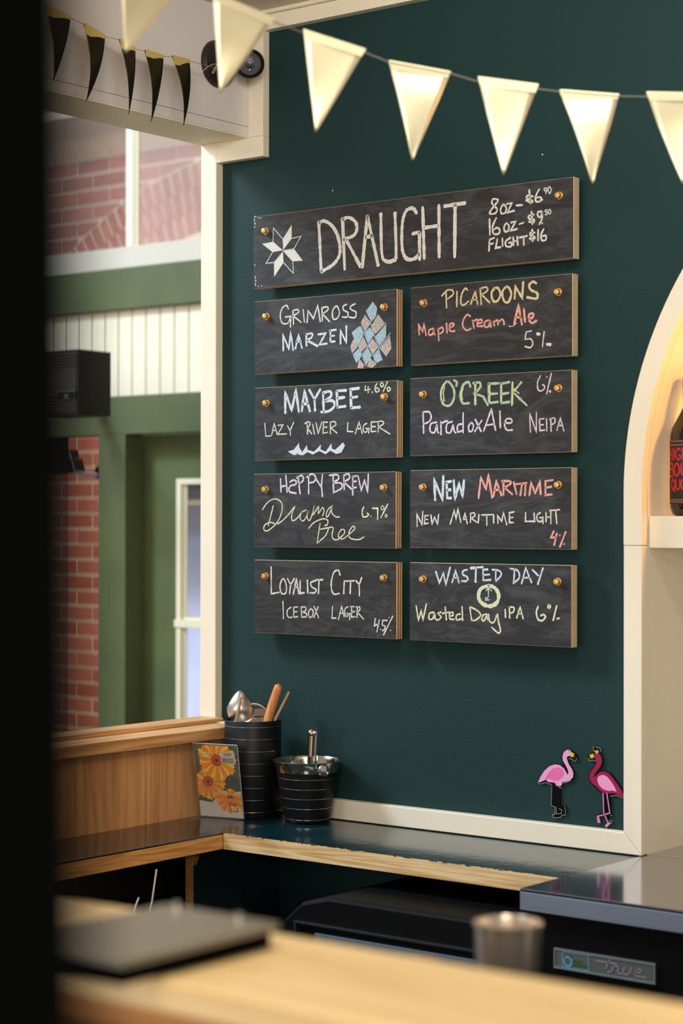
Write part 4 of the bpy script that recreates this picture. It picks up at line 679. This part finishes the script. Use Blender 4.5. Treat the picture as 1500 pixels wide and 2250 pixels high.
for k in range(13):
    a = math.radians(100-95*k/12); arcp.append(V(-2.5480, -.070, 1.1505)+V(.785, .619, 0)*.0335*math.cos(a)+V(0, 0, .037)*math.sin(a))
MB().tube(arcp+[arcp[-1]+V(0, 0, -.08)], .0032, 10).build('arc_handle', mat('dull_steel', srgb(150, 142, 132), .3, 1.0), st, smooth=True)
MB().lathe([(.001, 0), (.026, .001), (.026, .003), (.001, .004)], (-2.545, -.062, 1.155), 32, (.35, -.5, .55)).build('strainer_plate', CHROME, st, smooth=True)
# ---------------------------------------------------------------- ice bucket
BC = (-2.409, -.0715, .9677)
bk = thing('ice_bucket', BC, 'black tapered ice bucket with a flared steel rim and silver rings on the dark ledge', 'bucket')
MB().lathe([(.041, 0), (.0440, .003), (.0448, .006), (.0595, .0978)], BC, 64).build('bucket_body', NAVY, bk, smooth=True)
MB().lathe([(.0597, .0979), (.0607, .0986), (.0632, .1130), (.0668, .1180), (.0675, .1190), (.0668, .1196), (.0620, .113), (.0590, .098), (.044, .012), (.002, .010)], BC, 72).build('steel_rim', mat('rim_steel', srgb(222, 212, 194), .14, 1.0), bk, smooth=True)
for z in (.0075, .0290, .0480, .0670, .0860):
    r = .0438+.0157*z/.0978+.0003
    MB().lathe([(r-.0002, z), (r+.0005, z+.0003), (r+.0005, z+.0009), (r, z+.0012)], BC, 64).build('silver_ring', RING, bk, smooth=True)
kd = V(.90, -.43, 0).normalized(); kp = V(*BC)+kd*.0600+V(0, 0, .1065)
MB().lathe([(.0055, 0), (.0055, .005), (.010, .007), (.0118, .010), (.0118, .0145), (.0095, .018), (.005, .0192), (.001, .0197)], kp, 28, kd).build('side_knob', CHROME, bk, smooth=True)
kp2 = V(*BC)-kd*.0600+V(0, 0, .1065)
MB().lathe([(.0055, 0), (.0055, .004), (.008, .005), (.008, .008), (.001, .010)], kp2, 20, -kd).build('side_knob', CHROME, bk, smooth=True)
tg = thing('jigger_tongs', (-2.405, -.08, .98), 'polished steel tube handle standing in the ice bucket', 'tongs')
pA, pB = V(-2.3965, -.0720, 1.072), V(-2.3935, -.0700, 1.1395)
MB().tube([V(-2.402, -.074, .985), pA, pB], [.0080, .0098, .0112], 24).build('tube_handle', CHROME, tg, smooth=True)
MB().lathe([(.0111, 0), (.0117, .003), (.0113, .007), (.0092, .010), (.006, .0115), (.001, .012)], pB+V(0, 0, -.002), 28, (.12, -.32, 1)).build('end_cap', CHROME, tg, smooth=True)
MB().tube([pB+V(.006*math.cos(a), -.006+.0045*math.sin(a), .0088+.0015*math.sin(-a)) for a in [k*math.pi/8 for k in range(17)]], .0008, 6).build('cap_ring', BLACK, tg, smooth=True)
# ---------------------------------------------------------------- daisy card in a clear stand
BLc, ex = V(-2.6072, -.1596, .9705), V(.9712, .2385, 0)
nn = V(.2385, -.9712, 0); upc = (V(0, 0, .1435)+nn*.029); CW, CHh = .0940, upc.length; upn = upc.normalized(); cn = ex.cross(upn).normalized()
if cn.dot(nn) < 0: cn = -cn
def card(u, v, lift=0.0): return BLc+ex*(u*CW)+upn*((1-v)*CHh)+cn*lift   # u across 0..1, v down 0..1
cs = thing('daisy_card_stand', BLc, 'clear stand holding a card of orange daisies, leaning beside the black cylinder', 'card')
def slab(mb, u0, u1, v0, v1, l0, l1):
    mb.prism([card(u0, v0, l0), card(u1, v0, l0), card(u1, v1, l0), card(u0, v1, l0)], cn*(l1-l0))
b = MB(); slab(b, -.035, 1.025, -.02, 1.0, .0009, .0022)
ft = -nn*-.042
b.prism([card(-.035, 1, .0022), card(1.025, 1, .0022), card(1.025, 1, .0022)+nn*.036-ex*.012, card(-.035, 1, .0022)+nn*.036-ex*.006], (0, 0, -.0018))
b.build('clear_stand', glass_mat('clear_acrylic', (.85, .83, .78, 1), .03, .07), cs)
b = MB(); b.tube([card(-.035, -.02, .0015), card(1.02, -.02, .0015)], .0008, 6); b.tube([card(1.025, -.01, .0015), card(1.025, 1.0, .0015)], .0005, 6)
b.build('stand_edge', mat('acrylic_edge', srgb(200, 204, 200), .2), cs)
b = MB(); slab(b, 0, 1, 0, 1, 0, .0004); b.build('card_sheet', mat('card_white', srgb(214, 204, 200), .6), cs); sheet = cs.children[-1]
L0 = .00046
def cpoly(mb, pts, lift): mb.add([card(u, v, lift) for u, v in pts], [tuple(range(len(pts)))])
b = MB(); cpoly(b, [(0, 0), (1, 0), (1, .62), (.72, .66), (.5, .60), (.0, .70)], L0); cpoly(b, [(.0, .6), (.6, .6), (.3, .8), (.0, .78)], L0-.00002)
b.build('foliage_print', mat('foliage_print', srgb(70, 90, 62), .5, var=.5, vscale=60, col2=srgb(38, 52, 40)), sheet)
def petal(mb, cu, cv, ang, r0, r1, wd, lift):
    """one printed petal: angle in degrees, clockwise from straight up"""
    a = math.radians(ang); d = Vector((math.sin(a)/CW, -math.cos(a)/CHh)); s = Vector((math.cos(a)/CW, math.sin(a)/CHh)); o = Vector((cu, cv)); P = []
    for t, k in ((0, .35), (.3, .8), (.65, 1.0), (.9, .75), (1.0, .1)): P.append(o+d*(r0+(r1-r0)*t)+s*wd/2*k)
    for t, k in ((1.0, .1), (.9, .75), (.65, 1.0), (.3, .8), (0, .35)): P.append(o+d*(r0+(r1-r0)*t)-s*wd/2*k)
    P = [Vector((min(1, max(0, p.x)), min(1, max(0, p.y)))) for p in P]
    cpoly(mb, P, lift)
ORG = [mat('petal_orange', srgb(255, 178, 30), .5, var=.15, vscale=300), mat('petal_gold', srgb(255, 204, 84), .5, var=.15, vscale=300), mat('petal_amber', srgb(246, 144, 14), .5, var=.15, vscale=300)]
def daisy(cu, cv, n, r, disc, spread, lift, squash=1):
    bs = [MB(), MB(), MB()]
    for k in range(n):
        a = spread[0]+(spread[1]-spread[0])*k/(n-1 if spread[1]-spread[0] < 350 else n)
        rr = r*random.uniform(.84, 1.0)
        petal(bs[k % 3], cu, cv, a+random.uniform(-3, 3), disc*.6, rr, .0092, lift+.00002*(k % 3))
    for q, M in zip(bs, ORG): q.build('daisy_petals', M, sheet)
    b = MB(); cpoly(b, [(min(1, max(0, cu+disc/CW*math.cos(t))), cv+disc*(squash if squash < 1 else 1)/CHh*math.sin(t)) for t in [2*math.pi*k/24 for k in range(24)]], lift+.00008)
    b.build('daisy_disc', mat('disc_orange', srgb(206, 82, 18), .6, var=.4, vscale=500), sheet)
    b = MB(); cpoly(b, [(cu+disc*.28/CW*math.cos(t), cv+disc*.28*(squash if squash < 1 else 1)/CHh*math.sin(t)) for t in [2*math.pi*k/16 for k in range(16)]], lift+.0001)
    b.build('daisy_eye', mat('eye_brown', srgb(66, 30, 14), .6), sheet)
daisy(.25, .51, 26, .040, .0115, (70, 290), .00050); daisy(.25, .51, 10, .030, .0115, (290, 430), .00052)
daisy(.75, .71, 22, .036, .0085, (80, 280), .00072, .45); daisy(.75, .71, 8, .018, .0085, (-60, 60), .00070, .45)
daisy(.50, .205, 34, .0455, .0125, (0, 360), .0009)
b = MB(); cpoly(b, [(.60, .075), (.94, .085), (.94, .255), (.61, .245)], .0012); b.build('price_sticker', mat('sticker', srgb(196, 182, 150), .6), sheet)
b = MB(); x = .64
while x < .90:
    ww = random.choice((.006, .009, .014)); cpoly(b, [(x, .165), (x+ww, .165), (x+ww, .235), (x, .235)], .00125); x += ww+random.choice((.006, .009))
for vv in (.10, .115, .13): cpoly(b, [(.68, vv), (.86, vv), (.86, vv+.007), (.68, vv+.007)], .00125)
b.build('barcode', mat('print_dark', srgb(70, 62, 56), .6), sheet)['kind'] = 'stuff'
b = MB()
for vv, us in ((.10, (.10, .17, .20, .25, .31)), (.145, (.16, .21, .26))):
    for u in us: cpoly(b, [(u, vv), (u+.035, vv+.002), (u+.03, vv+.02), (u+.004, vv+.018)], .00125)
b.build('small_print', mat('print_white', srgb(236, 226, 200), .6), sheet)['kind'] = 'stuff'
cpl = lambda u, v: card(u, v, .00125)
b = MB(); draw(b, [('', [Vector(p) for p in ((.70, .795), (.87, .80), (.885, .905), (.725, .90), (.70, .795))])], .008, cpl, 0)
for k in range(3): cpoly(b, [(.735, .81+.007*k), (.845, .812+.007*k), (.845, .815+.007*k), (.735, .813+.007*k)], .00126)
b.build('emblem_frame', mat('print_brown', srgb(70, 54, 36), .6), sheet)
b = MB(); draw(b, [('', [Vector((.862, .845)), Vector((.868, .893))]), ('', [Vector((.835, .848)), Vector((.863, .868))]), ('', [Vector((.863, .868)), Vector((.822, .897))]), ('~', [Vector(p) for p in ((.745, .85), (.79, .845), (.80, .868), (.79, .885), (.76, .888))]), ('', [Vector((.77, .868)), Vector((.80, .868))])], .016, cpl, 0)
b.build('emblem_letters', mat('print_cream', srgb(226, 220, 206), .6), sheet)
# ---------------------------------------------------------------- flamingo cutouts
FM = {'backing': mat('cutout_black', srgb(8, 12, 13), .16), 'rim': mat('cutout_rim', srgb(176, 180, 176), .25), 'beak': mat('beak_yellow', srgb(206, 186, 36), .4), 'beak_tip': mat('beak_black', srgb(14, 14, 14), .3), 'eye': mat('eye_purple', srgb(110, 50, 110), .4), 'crown': mat('crown_gold', srgb(214, 178, 60), .4)}
for F_, lab, body, wing in ((FLAMINGO_A, 'pale pink flamingo cutout with dark legs stuck on the teal wall', srgb(226, 158, 202), srgb(226, 106, 160)), (FLAMINGO_B, 'crimson flamingo cutout with a little crown and pink legs stuck on the teal wall', srgb(150, 18, 70), srgb(230, 150, 196))):
    (fx, fz), lst = F_
    t = thing('flamingo_cutout', (fx, -.001, fz), lab, 'flamingo', 'flamingo cutouts')
    kk = 'pale' if F_ is FLAMINGO_A else 'crimson'
    for i, (pn, data) in enumerate(lst):
        b = MB()
        if pn == 'backing':
            for k, pts in marks(data): b.prism([(fx+p.x, -.0005, fz+p.y) for p in pts], (0, -.0029, 0))
            b.build('backing', FM['backing'], t, .0003); continue
        e = -.0035-.00012*i
        M = FM.get(pn) or mat(f'{kk}_{"wing" if pn in ("wing",) else ("body" if pn == "body" else "leg")}', {'body': body, 'wing': wing}.get(pn, srgb(216, 128, 176)), .35)
        draw(b, marks(data), .0006 if pn == 'rim' else .0022, lambda a, c_: (fx+a, e, fz+c_), 0)
        b.build(pn, M, t)
# ---------------------------------------------------------------- security camera on the beam
sm = thing('security_camera', (-2.609, -.11, 2.46), 'round black security camera on the beam beside the teal wall', 'camera')
MB().lathe([(.047, 0), (.047, .006), (.043, .012), (.020, .016), (.001, .017)], (-2.609, -.115, 2.462), 48, (1, 0, 0)).build('mount_base', mat('camera_brown_black', srgb(34, 26, 24), .42), sm, smooth=True)
hc = V(-2.560, -.072, 2.464); look = (CAM-hc).normalized()
MB().tube([(-2.596, -.105, 2.460), (-2.582, -.090, 2.461), (-2.566, -.074, 2.463)], .013, 16).build('arm', BLACK, sm, smooth=True)
MB().lathe([(.012, -.030), (.026, -.024), (.0295, -.012), (.0295, .008), (.0280, .013), (.0255, .0145), (.0235, .0135), (.022, .012), (.001, .012)], hc, 48, look).build('head', mat('camera_black', srgb(11, 11, 12), .36, spec=.3), sm, smooth=True)
MB().lathe([(.0095, .012), (.0095, .0135), (.007, .0138), (.006, .0130), (.003, .0132), (.001, .0135)], hc, 32, look).build('lens', mat('lens_black', srgb(7, 7, 9), .35), sm, smooth=True)
rr_ = look.cross(V(0, 0, 1)).normalized(); uu_ = rr_.cross(look).normalized(); face = lambda a, c_: hc+look*.0142+rr_*a+uu_*c_
MB().lathe([(.0011, .0125), (.0011, .0135), (.0002, .0138)], hc-uu_*.0115, 12, look).build('status_light', mat('led_green', srgb(150, 230, 180), .4, emit=((.3, 1, .5, 1), 1.2)), sm)
b = MB()
for k, g in enumerate(([(0, 0), (.0018, 0), (.0018, -.0022), (0, -.0022), (0, 0)], [(0, 0), (0, -.0022)], [(0, 0), (.0018, 0), (.0018, -.0022), (0, -.0022)], [(0, 0), (0, -.0022), (.0018, -.0022), (.0018, 0)])):
    draw(b, [('', [Vector((-.004+.0026*k+p[0], .0118+p[1])) for p in g])], .0006, lambda a, c_: hc+look*.0148+rr_*a+uu_*c_, 0)
b.build('front_lettering', mat('print_grey', srgb(150, 140, 140), .5), sm)
MB().tube([hc+look*.0137+(rr_*math.cos(a)+uu_*math.sin(a))*.0195 for a in [math.radians(20+k*10) for k in range(13)]], [.0002]+[.0016]*11+[.0002], 8).build('glare_band', mat('camera_trim_brown', srgb(92, 72, 64), .35), sm)  # glare on the camera face added as a brown band
# ---------------------------------------------------------------- bunting
def flag(TL, TR, TIP, bow, label, group, parent_string, mat_, fold=.012, twist=0.0, foldm=None, crease=0.0):
    TL, TR, TIP, bow = V(*TL), V(*TR), V(*TIP), V(*bow)
    t = thing('bunting_flag', (TL+TR)/2, label, 'flag', group)
    NX, NY = 8, 14; vs, fs = [], []; nrm = (TR-TL).cross(TIP-TL).normalized()
    if nrm.dot(CAM-TL) < 0: nrm = -nrm
    for j in range(NY+1):
        s = j/NY
        for i in range(NX+1):
            u = i/NX; a = TL.lerp(TR, u); p = a.lerp(TIP, min(s, .985))
            p += bow*math.sin(math.pi*s)*1.0+nrm*(twist*math.sin(math.pi*s*.9)+.0012*math.sin(3*u+5*s+TL.x*40))*(1 if s < .99 else .6)
            p += nrm*crease*(max(0, 1-s/.32)+.35*max(0, s-.7)/.3)
            vs.append(p)
    for j in range(NY):
        for i in range(NX): fs.append((j*(NX+1)+i, j*(NX+1)+i+1, (j+1)*(NX+1)+i+1, (j+1)*(NX+1)+i))
    MB().add(vs, fs).build('pennant', mat_, t, smooth=True, solid=.0003)
    dn = (TIP-(TL+TR)/2).normalized(); side = TIP
    f0, f1 = TL+nrm*(.0022+crease), TR+nrm*(.0022+crease); TL = TL+nrm*crease; TR = TR+nrm*crease
    g0 = TL.lerp(TIP, fold/.13)+nrm*.0012; g1 = TR.lerp(TIP, fold/.13)+nrm*.0012
    b = MB(); b.add([TL, TR, f1+V(0, 0, .001), f0+V(0, 0, .001), f1, f0, g1, g0], [(0, 1, 2, 3), (3, 2, 4, 5), (5, 4, 6, 7)])
    b.build('folded_top', foldm or mat_, t, solid=.0003)
    return t
G1 = 'gold pennants hanging in front of the teal wall'
FD = [((258, -95), (400, -38), (274, 118), 2.40, 2.46), ((465, -16), (601, 42), (481, 208), 2.50, 2.53), ((665, 66), (802, 110), (692, 293), 2.66, 2.68), ((857, 132), (992, 157), (907, 353), 2.70, 2.72), ((1047, 173), (1179, 190), (1104, 388), 2.73, 2.74), ((1232, 196), (1362, 206), (1303, 405), 2.75, 2.76), ((1415, 207), (1545, 209), (1498, 408), 2.77, 2.78)]
def at(px, py, D):                                                   # a photograph point at depth D along the view, in metres
    return CAM+(fw+rt2*(px-750)/4298.6-up2*(py-1125)/4298.6)*D
LABS = ['gold pennant highest at the upper left, its top above the picture', 'large gold pennant hanging in front of the security camera', 'gold pennant just right of the beam corner', 'gold pennant above the middle of the header chalkboard', 'gold pennant with its tip just above the price list board', 'second gold pennant from the right edge', 'gold pennant cut by the right edge']
sp_ = []
for i, (a, b_, c_, d0, d1) in enumerate(FD):
    TL, TR, TP = at(*a, d0), at(*b_, d1), at(*c_, (d0+d1)/2)
    nrm = (TR-TL).cross(TP-TL).normalized()
    flag(TL, TR, TP, (0, 0, 0), LABS[i], G1, None, FOIL, .011 if i else .014, (.004, .006, .003, -.003, .006, -.002, .004)[i], None, (0, .004, .002, -.007, .009, -.008, .010)[i])
    sp_ += [TL+V(0, 0, -.0035), TR+V(0, 0, -.0035)]
tag(MB().tube([sp_[0]+(sp_[0]-sp_[1])*2]+sp_+[sp_[-1]+(sp_[-1]-sp_[-2])*2], .0009, 6).build('bunting_string', mat('string_grey', srgb(120, 116, 104), .8), None, smooth=True), 'thin grey string carrying the gold pennants in front of the teal wall', 'string')
XL = -2.555
OLIVE = mat('gold_foil_dark_side', srgb(66, 62, 40), .34, .9)  # the foil's reflection of the dark room, put into its colour
LF = [((100, 12), (155, 36), (117, 180), (4, -2)), ((185, 52), (230, 78), (188, 226), (9, -4)), ((262, 85), (296, 105), (282, 254), (4, -1)), ((318, 110), (358, 122), (331, 270), (5, -1)), ((378, 122), (415, 131), (402, 279), (8, 0))]
def onx(px, py, X=XL):
    d = fw+rt2*(px-750)/4298.6-up2*(py-1125)/4298.6; k = (X-CAM.x)/d.x; return CAM+d*k
LL = ['dark backed pennant beside the black post at the upper left', 'dark backed pennant, longest and second from the black post', 'dark backed pennant half hidden behind a gold pennant', 'dark backed pennant second left of the security camera', 'dark backed pennant nearest the security camera']
sp2 = []
for i, (a, b_, c_, bw2) in enumerate(LF):
    TL, TR, TP = onx(*a), onx(*b_), onx(*c_)
    flag(TL, TR, TP, (0, bw2[0]*.0009, 0), LL[i], 'dark backed pennants along the beam', None, OLIVE, .016 if i != 3 else .011, .004, TILT)
    sp2 += [TL+V(0, 0, -.002), TR+V(0, 0, -.002)]
e = onx(482, 152)
o = thing('bunting_string', e, 'thin string of the dark backed pennants tied behind the security camera', 'string')
MB().tube([sp2[0]+(sp2[0]-sp2[1])*3]+sp2+[e, V(-2.59, -.115, 2.458)], .0006, 6).build('cord', mat('string_tan', srgb(150, 110, 80), .8), o, smooth=True)
b = MB(); b.tube(smoothline([onx(480, 140), onx(466, 142), onx(452, 150), onx(440, 163)]), .0006, 6); b.tube(smoothline([onx(478, 140), onx(471, 150), onx(466, 160), onx(470, 160), onx(474, 150)]), .0006, 6)
b.build('loose_end', mat('string_gold', srgb(214, 190, 150), .5), o, smooth=True)
# ---------------------------------------------------------------- speaker and lamp of the hall
sk = thing('wall_speaker', (-4.25, 1.07, 1.863), 'black box loudspeaker with a silver edged badge, hung in the hall opening', 'speaker')
MB().box(-4.345, -4.1561, 1.0, 1.1370, 1.863, 2.055).build('speaker_cabinet', mat('speaker_black', srgb(30, 28, 26), .6), sk, .002)
b = MB()
for k in range(6): b.box(-4.34, -4.161, .9965, 1.0, 2.040-.0085*k, 2.044-.0085*k)
for k in range(5): b.box(-4.34, -4.161, .9965, 1.0, 1.872+.0085*k, 1.876+.0085*k)
b.build('grille_ribs', mat('rib_grey', srgb(76, 68, 62), .6), sk)
MB().box(-4.335, -4.163, .9980, 1.0, 1.918, 1.998).build('grille_panel', mat('grille_grey', srgb(66, 60, 54), .75), sk, .001)
MB().box(-4.238, -4.161, .9955, .998, 1.909, 1.931).build('badge', mat('badge_black', srgb(14, 20, 22), .35), sk)
bq = sk.children[-1]
MB().box(-4.238, -4.163, .9945, .998, 1.9312, 1.934).build('badge_edge', mat('badge_silver', srgb(150, 150, 160), .3, .7), bq)
b = MB(); tx = [[(0, 0), (0, 7), (3, 7), (4, 3), (3, 0), (0, 0)], [(5, 0), (5, 5), (7, 5), (7, 0), (5, 0)], [(8.5, 0), (8.5, 5), (10.5, 5), (10.5, 0)], [(12, 0), (12, 7)], [(11, 5), (13, 5)]]
draw(b, [('', [Vector((-4.2115+x*.0013, 1.9165+z*.0013)) for x, z in q]) for q in tx], .0012, lambda a, c_: (a, .9952, c_), 0)
b.box(-4.216, -4.187, .9950, .9955, 1.9115, 1.9128); b.build('badge_lettering', mat('print_pale', srgb(140, 146, 146), .5), bq)
MB().lathe([(.008, 0), (.008, .001), (.006, .0015), (.001, .0015)], (-4.1561, 1.045, 1.955), 20, (1, 0, 0)).build('side_cap', BLACK, sk)
MB().box(-4.56, -4.346, 1.03, 1.05, 1.95, 1.98).box(-4.56, -4.53, 1.0505, YF+.05, 1.95, 1.98).build('wall_bracket', BLACK, sk)
lp = thing('work_lamp', (-5.05, 1.9, 1.7), 'black arm lamp with a pale strip in front of the brick strip', 'lamp')
Y9 = 1.9
def p9(px, py, Y=Y9):
    d = fw+rt2*(px-750)/4298.6-up2*(py-1125)/4298.6; k = (Y-CAM.y)/d.y; return CAM+d*k
MB().tube([p9(121, 880), p9(122, 990)], .009, 12).build('pole', BLACK, lp, smooth=True)
MB().box(-5.215, -5.19, YF+.08, 1.9, 1.925, 1.94).build('hanger', BLACK, lp)
b = MB(); b.prism([p9(*q) for q in ((124, 988), (147, 988), (149, 1006), (124, 1006))], (0, .05, 0)); b.build('clamp_block', mat('clamp_grey', srgb(46, 40, 36), .5), lp, .002)
b = MB(); b.prism([p9(*q) for q in ((137.5, 989), (140, 989), (140, 992), (137.5, 992))], (0, -.002, 0)); b.prism([p9(*q) for q in ((137.5, 999), (140, 999), (140, 1002), (137.5, 1002))], (0, -.002, 0)); b.build('clamp_screws', STEEL, lp)
b = MB(); b.prism([p9(*q) for q in ((112, 1007), (152, 1007), (160, 1037), (146, 1040), (112, 1020))], (0, .06, 0)); b.build('lamp_housing', mat('lamp_black', srgb(22, 20, 18), .5), lp, .002)
b = MB(); b.prism([p9(*q) for q in ((148, 992), (151, 992), (154, 1006), (149, 1007))], (0, -.003, 0)); b.prism([p9(*q) for q in ((153, 1007), (154.5, 1007), (162, 1036), (160.5, 1036))], (0, -.003, 0)); b.build('housing_edge', mat('edge_lilac', srgb(176, 172, 196), .4), lp)
b = MB(); b.prism([p9(*q) for q in ((153, 1041), (162, 1036), (236, 1046), (236, 1053))], (0, .05, 0)); b.build('pale_strip', mat('strip_lilac', srgb(206, 204, 240), .4), lp, .001)
b = MB(); b.prism([p9(*q) for q in ((203, 1036), (210, 1024), (236, 1022), (236, 1054), (206, 1051), (214, 1042))], (0, .03, 0)); b.build('joint_knob', BLACK, lp, .002)
# ---------------------------------------------------------------- foreground: bar, tray, tins, post, skewers
ba = thing('front_bar', (-.7, -1.9, 0), 'blurred golden wooden bar top in the foreground', 'bar')
MB().box(-1.9, 1.2, -1.990, -1.815, 1.195, 1.2195).build('bar_top', BAR, ba, .003)
MB().box(-1.9, 1.2, -1.972, -1.950, 1.02, 1.1945).build('bar_apron', wood('bar_apron_wood', srgb(206, 146, 84), srgb(160, 104, 56), 'x', 4, .45, figure=.2), ba)
MB().box(-1.9, 1.2, -1.980, -1.972, 1.150, 1.172).build('bar_moulding', wood('bar_moulding_wood', srgb(150, 100, 56), srgb(110, 70, 40), 'x', 4), ba, .003)
MB().box(-1.9, 1.2, -1.949, -1.36, 1.02, 1.045).build('inner_shelf', FRIDGE, ba)
MB().box(-1.9, 1.2, -1.949, -1.90, 0, 1.02).build('bar_front_panel', PANEL, ba)
ty = thing('dark_tray', (-1.2, -1.94, 1.2195), 'dark grey flat tray lying on the wooden bar top at the left', 'tray')
MB().box(-1.096, -.981, -2.026, -1.862, 1.2200, 1.2335).build('tray_body', PIL, ty, .003)
MB().box(-1.098, -.976, -2.03, -1.858, 1.2337, 1.2395).build('tray_top', mat('tray_grey', srgb(122, 116, 104), .38, spec=.6), ty, .0015)
for x in (-1.078, -1.012): MB().lathe([(.004, 0), (.004, .003), (.002, .0045)], (x, -1.866, 1.2393), 14).build('steel_rivet', CHROME, ty)
def tin(c_, r, h, label, name):
    t = thing(name, c_, label, 'cup')
    MB().lathe([(r*.80, 0), (r*.84, .003), (r*.98, h-.004), (r*1.03, h-.003), (r*1.03, h), (r*.97, h+.0005), (r*.95, h-.003), (r*.78, .004), (.001, .003)], c_, 48).build('tin_wall', mat('tin_steel', srgb(226, 212, 196), .24, .8), t, smooth=True)
    return t
tin((-1.0507, -1.4262, 1.0452), .0335, .1165, 'blurred steel tin standing behind the bar top in front of the fridge', 'steel_tin')
tin((-1.085, -1.53, 1.0452), .020, .0930, 'small steel measure low behind the bar top, left of the tin', 'steel_jigger')
po = thing('dark_post', (-.30, -2.80, 0), 'black post very close to the lens along the left edge', 'post')
pR = at(208, 1125, .35); pL = at(-700, 1125, .35)
ln = rt*.0155
MB().prism([(p[0]+ln.x*1.55, p[1]+ln.y*1.55, 0) for p in ((pR.x, pR.y), (pL.x, pL.y), (pL.x-.04, pL.y+.02), (pR.x-.06, pR.y+.03))], (-ln.x*2.6, -ln.y*2.6, 2.6)).build('post_shaft', PIL, po, .002)
MB().box(-.42, -.27, -2.87, -2.73, 0, .02).build('post_foot', PIL, po, .002)
us = thing('under_shelf', (-2.4, -.6, .66), 'black low shelf under the ledge at the left', 'shelf')
MB().box(-2.62, -2.235, -1.1, -.30, .62, .66).build('shelf_board', FRIDGE, us)
for x, y in ((-2.6, -1.08), (-2.255, -1.08), (-2.6, -.32), (-2.255, -.32)): MB().box(x-.015, x+.015, y-.015, y+.015, 0, .62).build('leg', FRIDGE, us)
jr = thing('black_jar', (-2.31, -.72, .66), 'black jar on the low shelf holding two thin skewers', 'jar')
MB().lathe([(.04, 0), (.045, .004), (.045, .17), (.042, .172), (.041, .168), (.04, .006), (.001, .005)], (-2.31, -.72, .66), 32).build('jar_body', FRIDGE, jr, smooth=True)
SKW = mat('skewer_pale', srgb(214, 206, 190), .4)
def onX(px, py, X=-2.31): return onx(px, py, X)
p0, p1 = onX(344, 1910), onX(334, 1980); q0, q1 = onX(305, 1972), onX(297, 1993)
tag(MB().tube([V(-2.31, -.70, .672), p1, p0], .0013, 8).build('skewer', SKW), 'longer thin pale skewer standing under the ledge', 'skewer')
tag(MB().tube([V(-2.315, -.735, .672), q1, q0], .0013, 8).build('skewer', SKW), 'shorter thin pale skewer showing just above the tray', 'skewer')
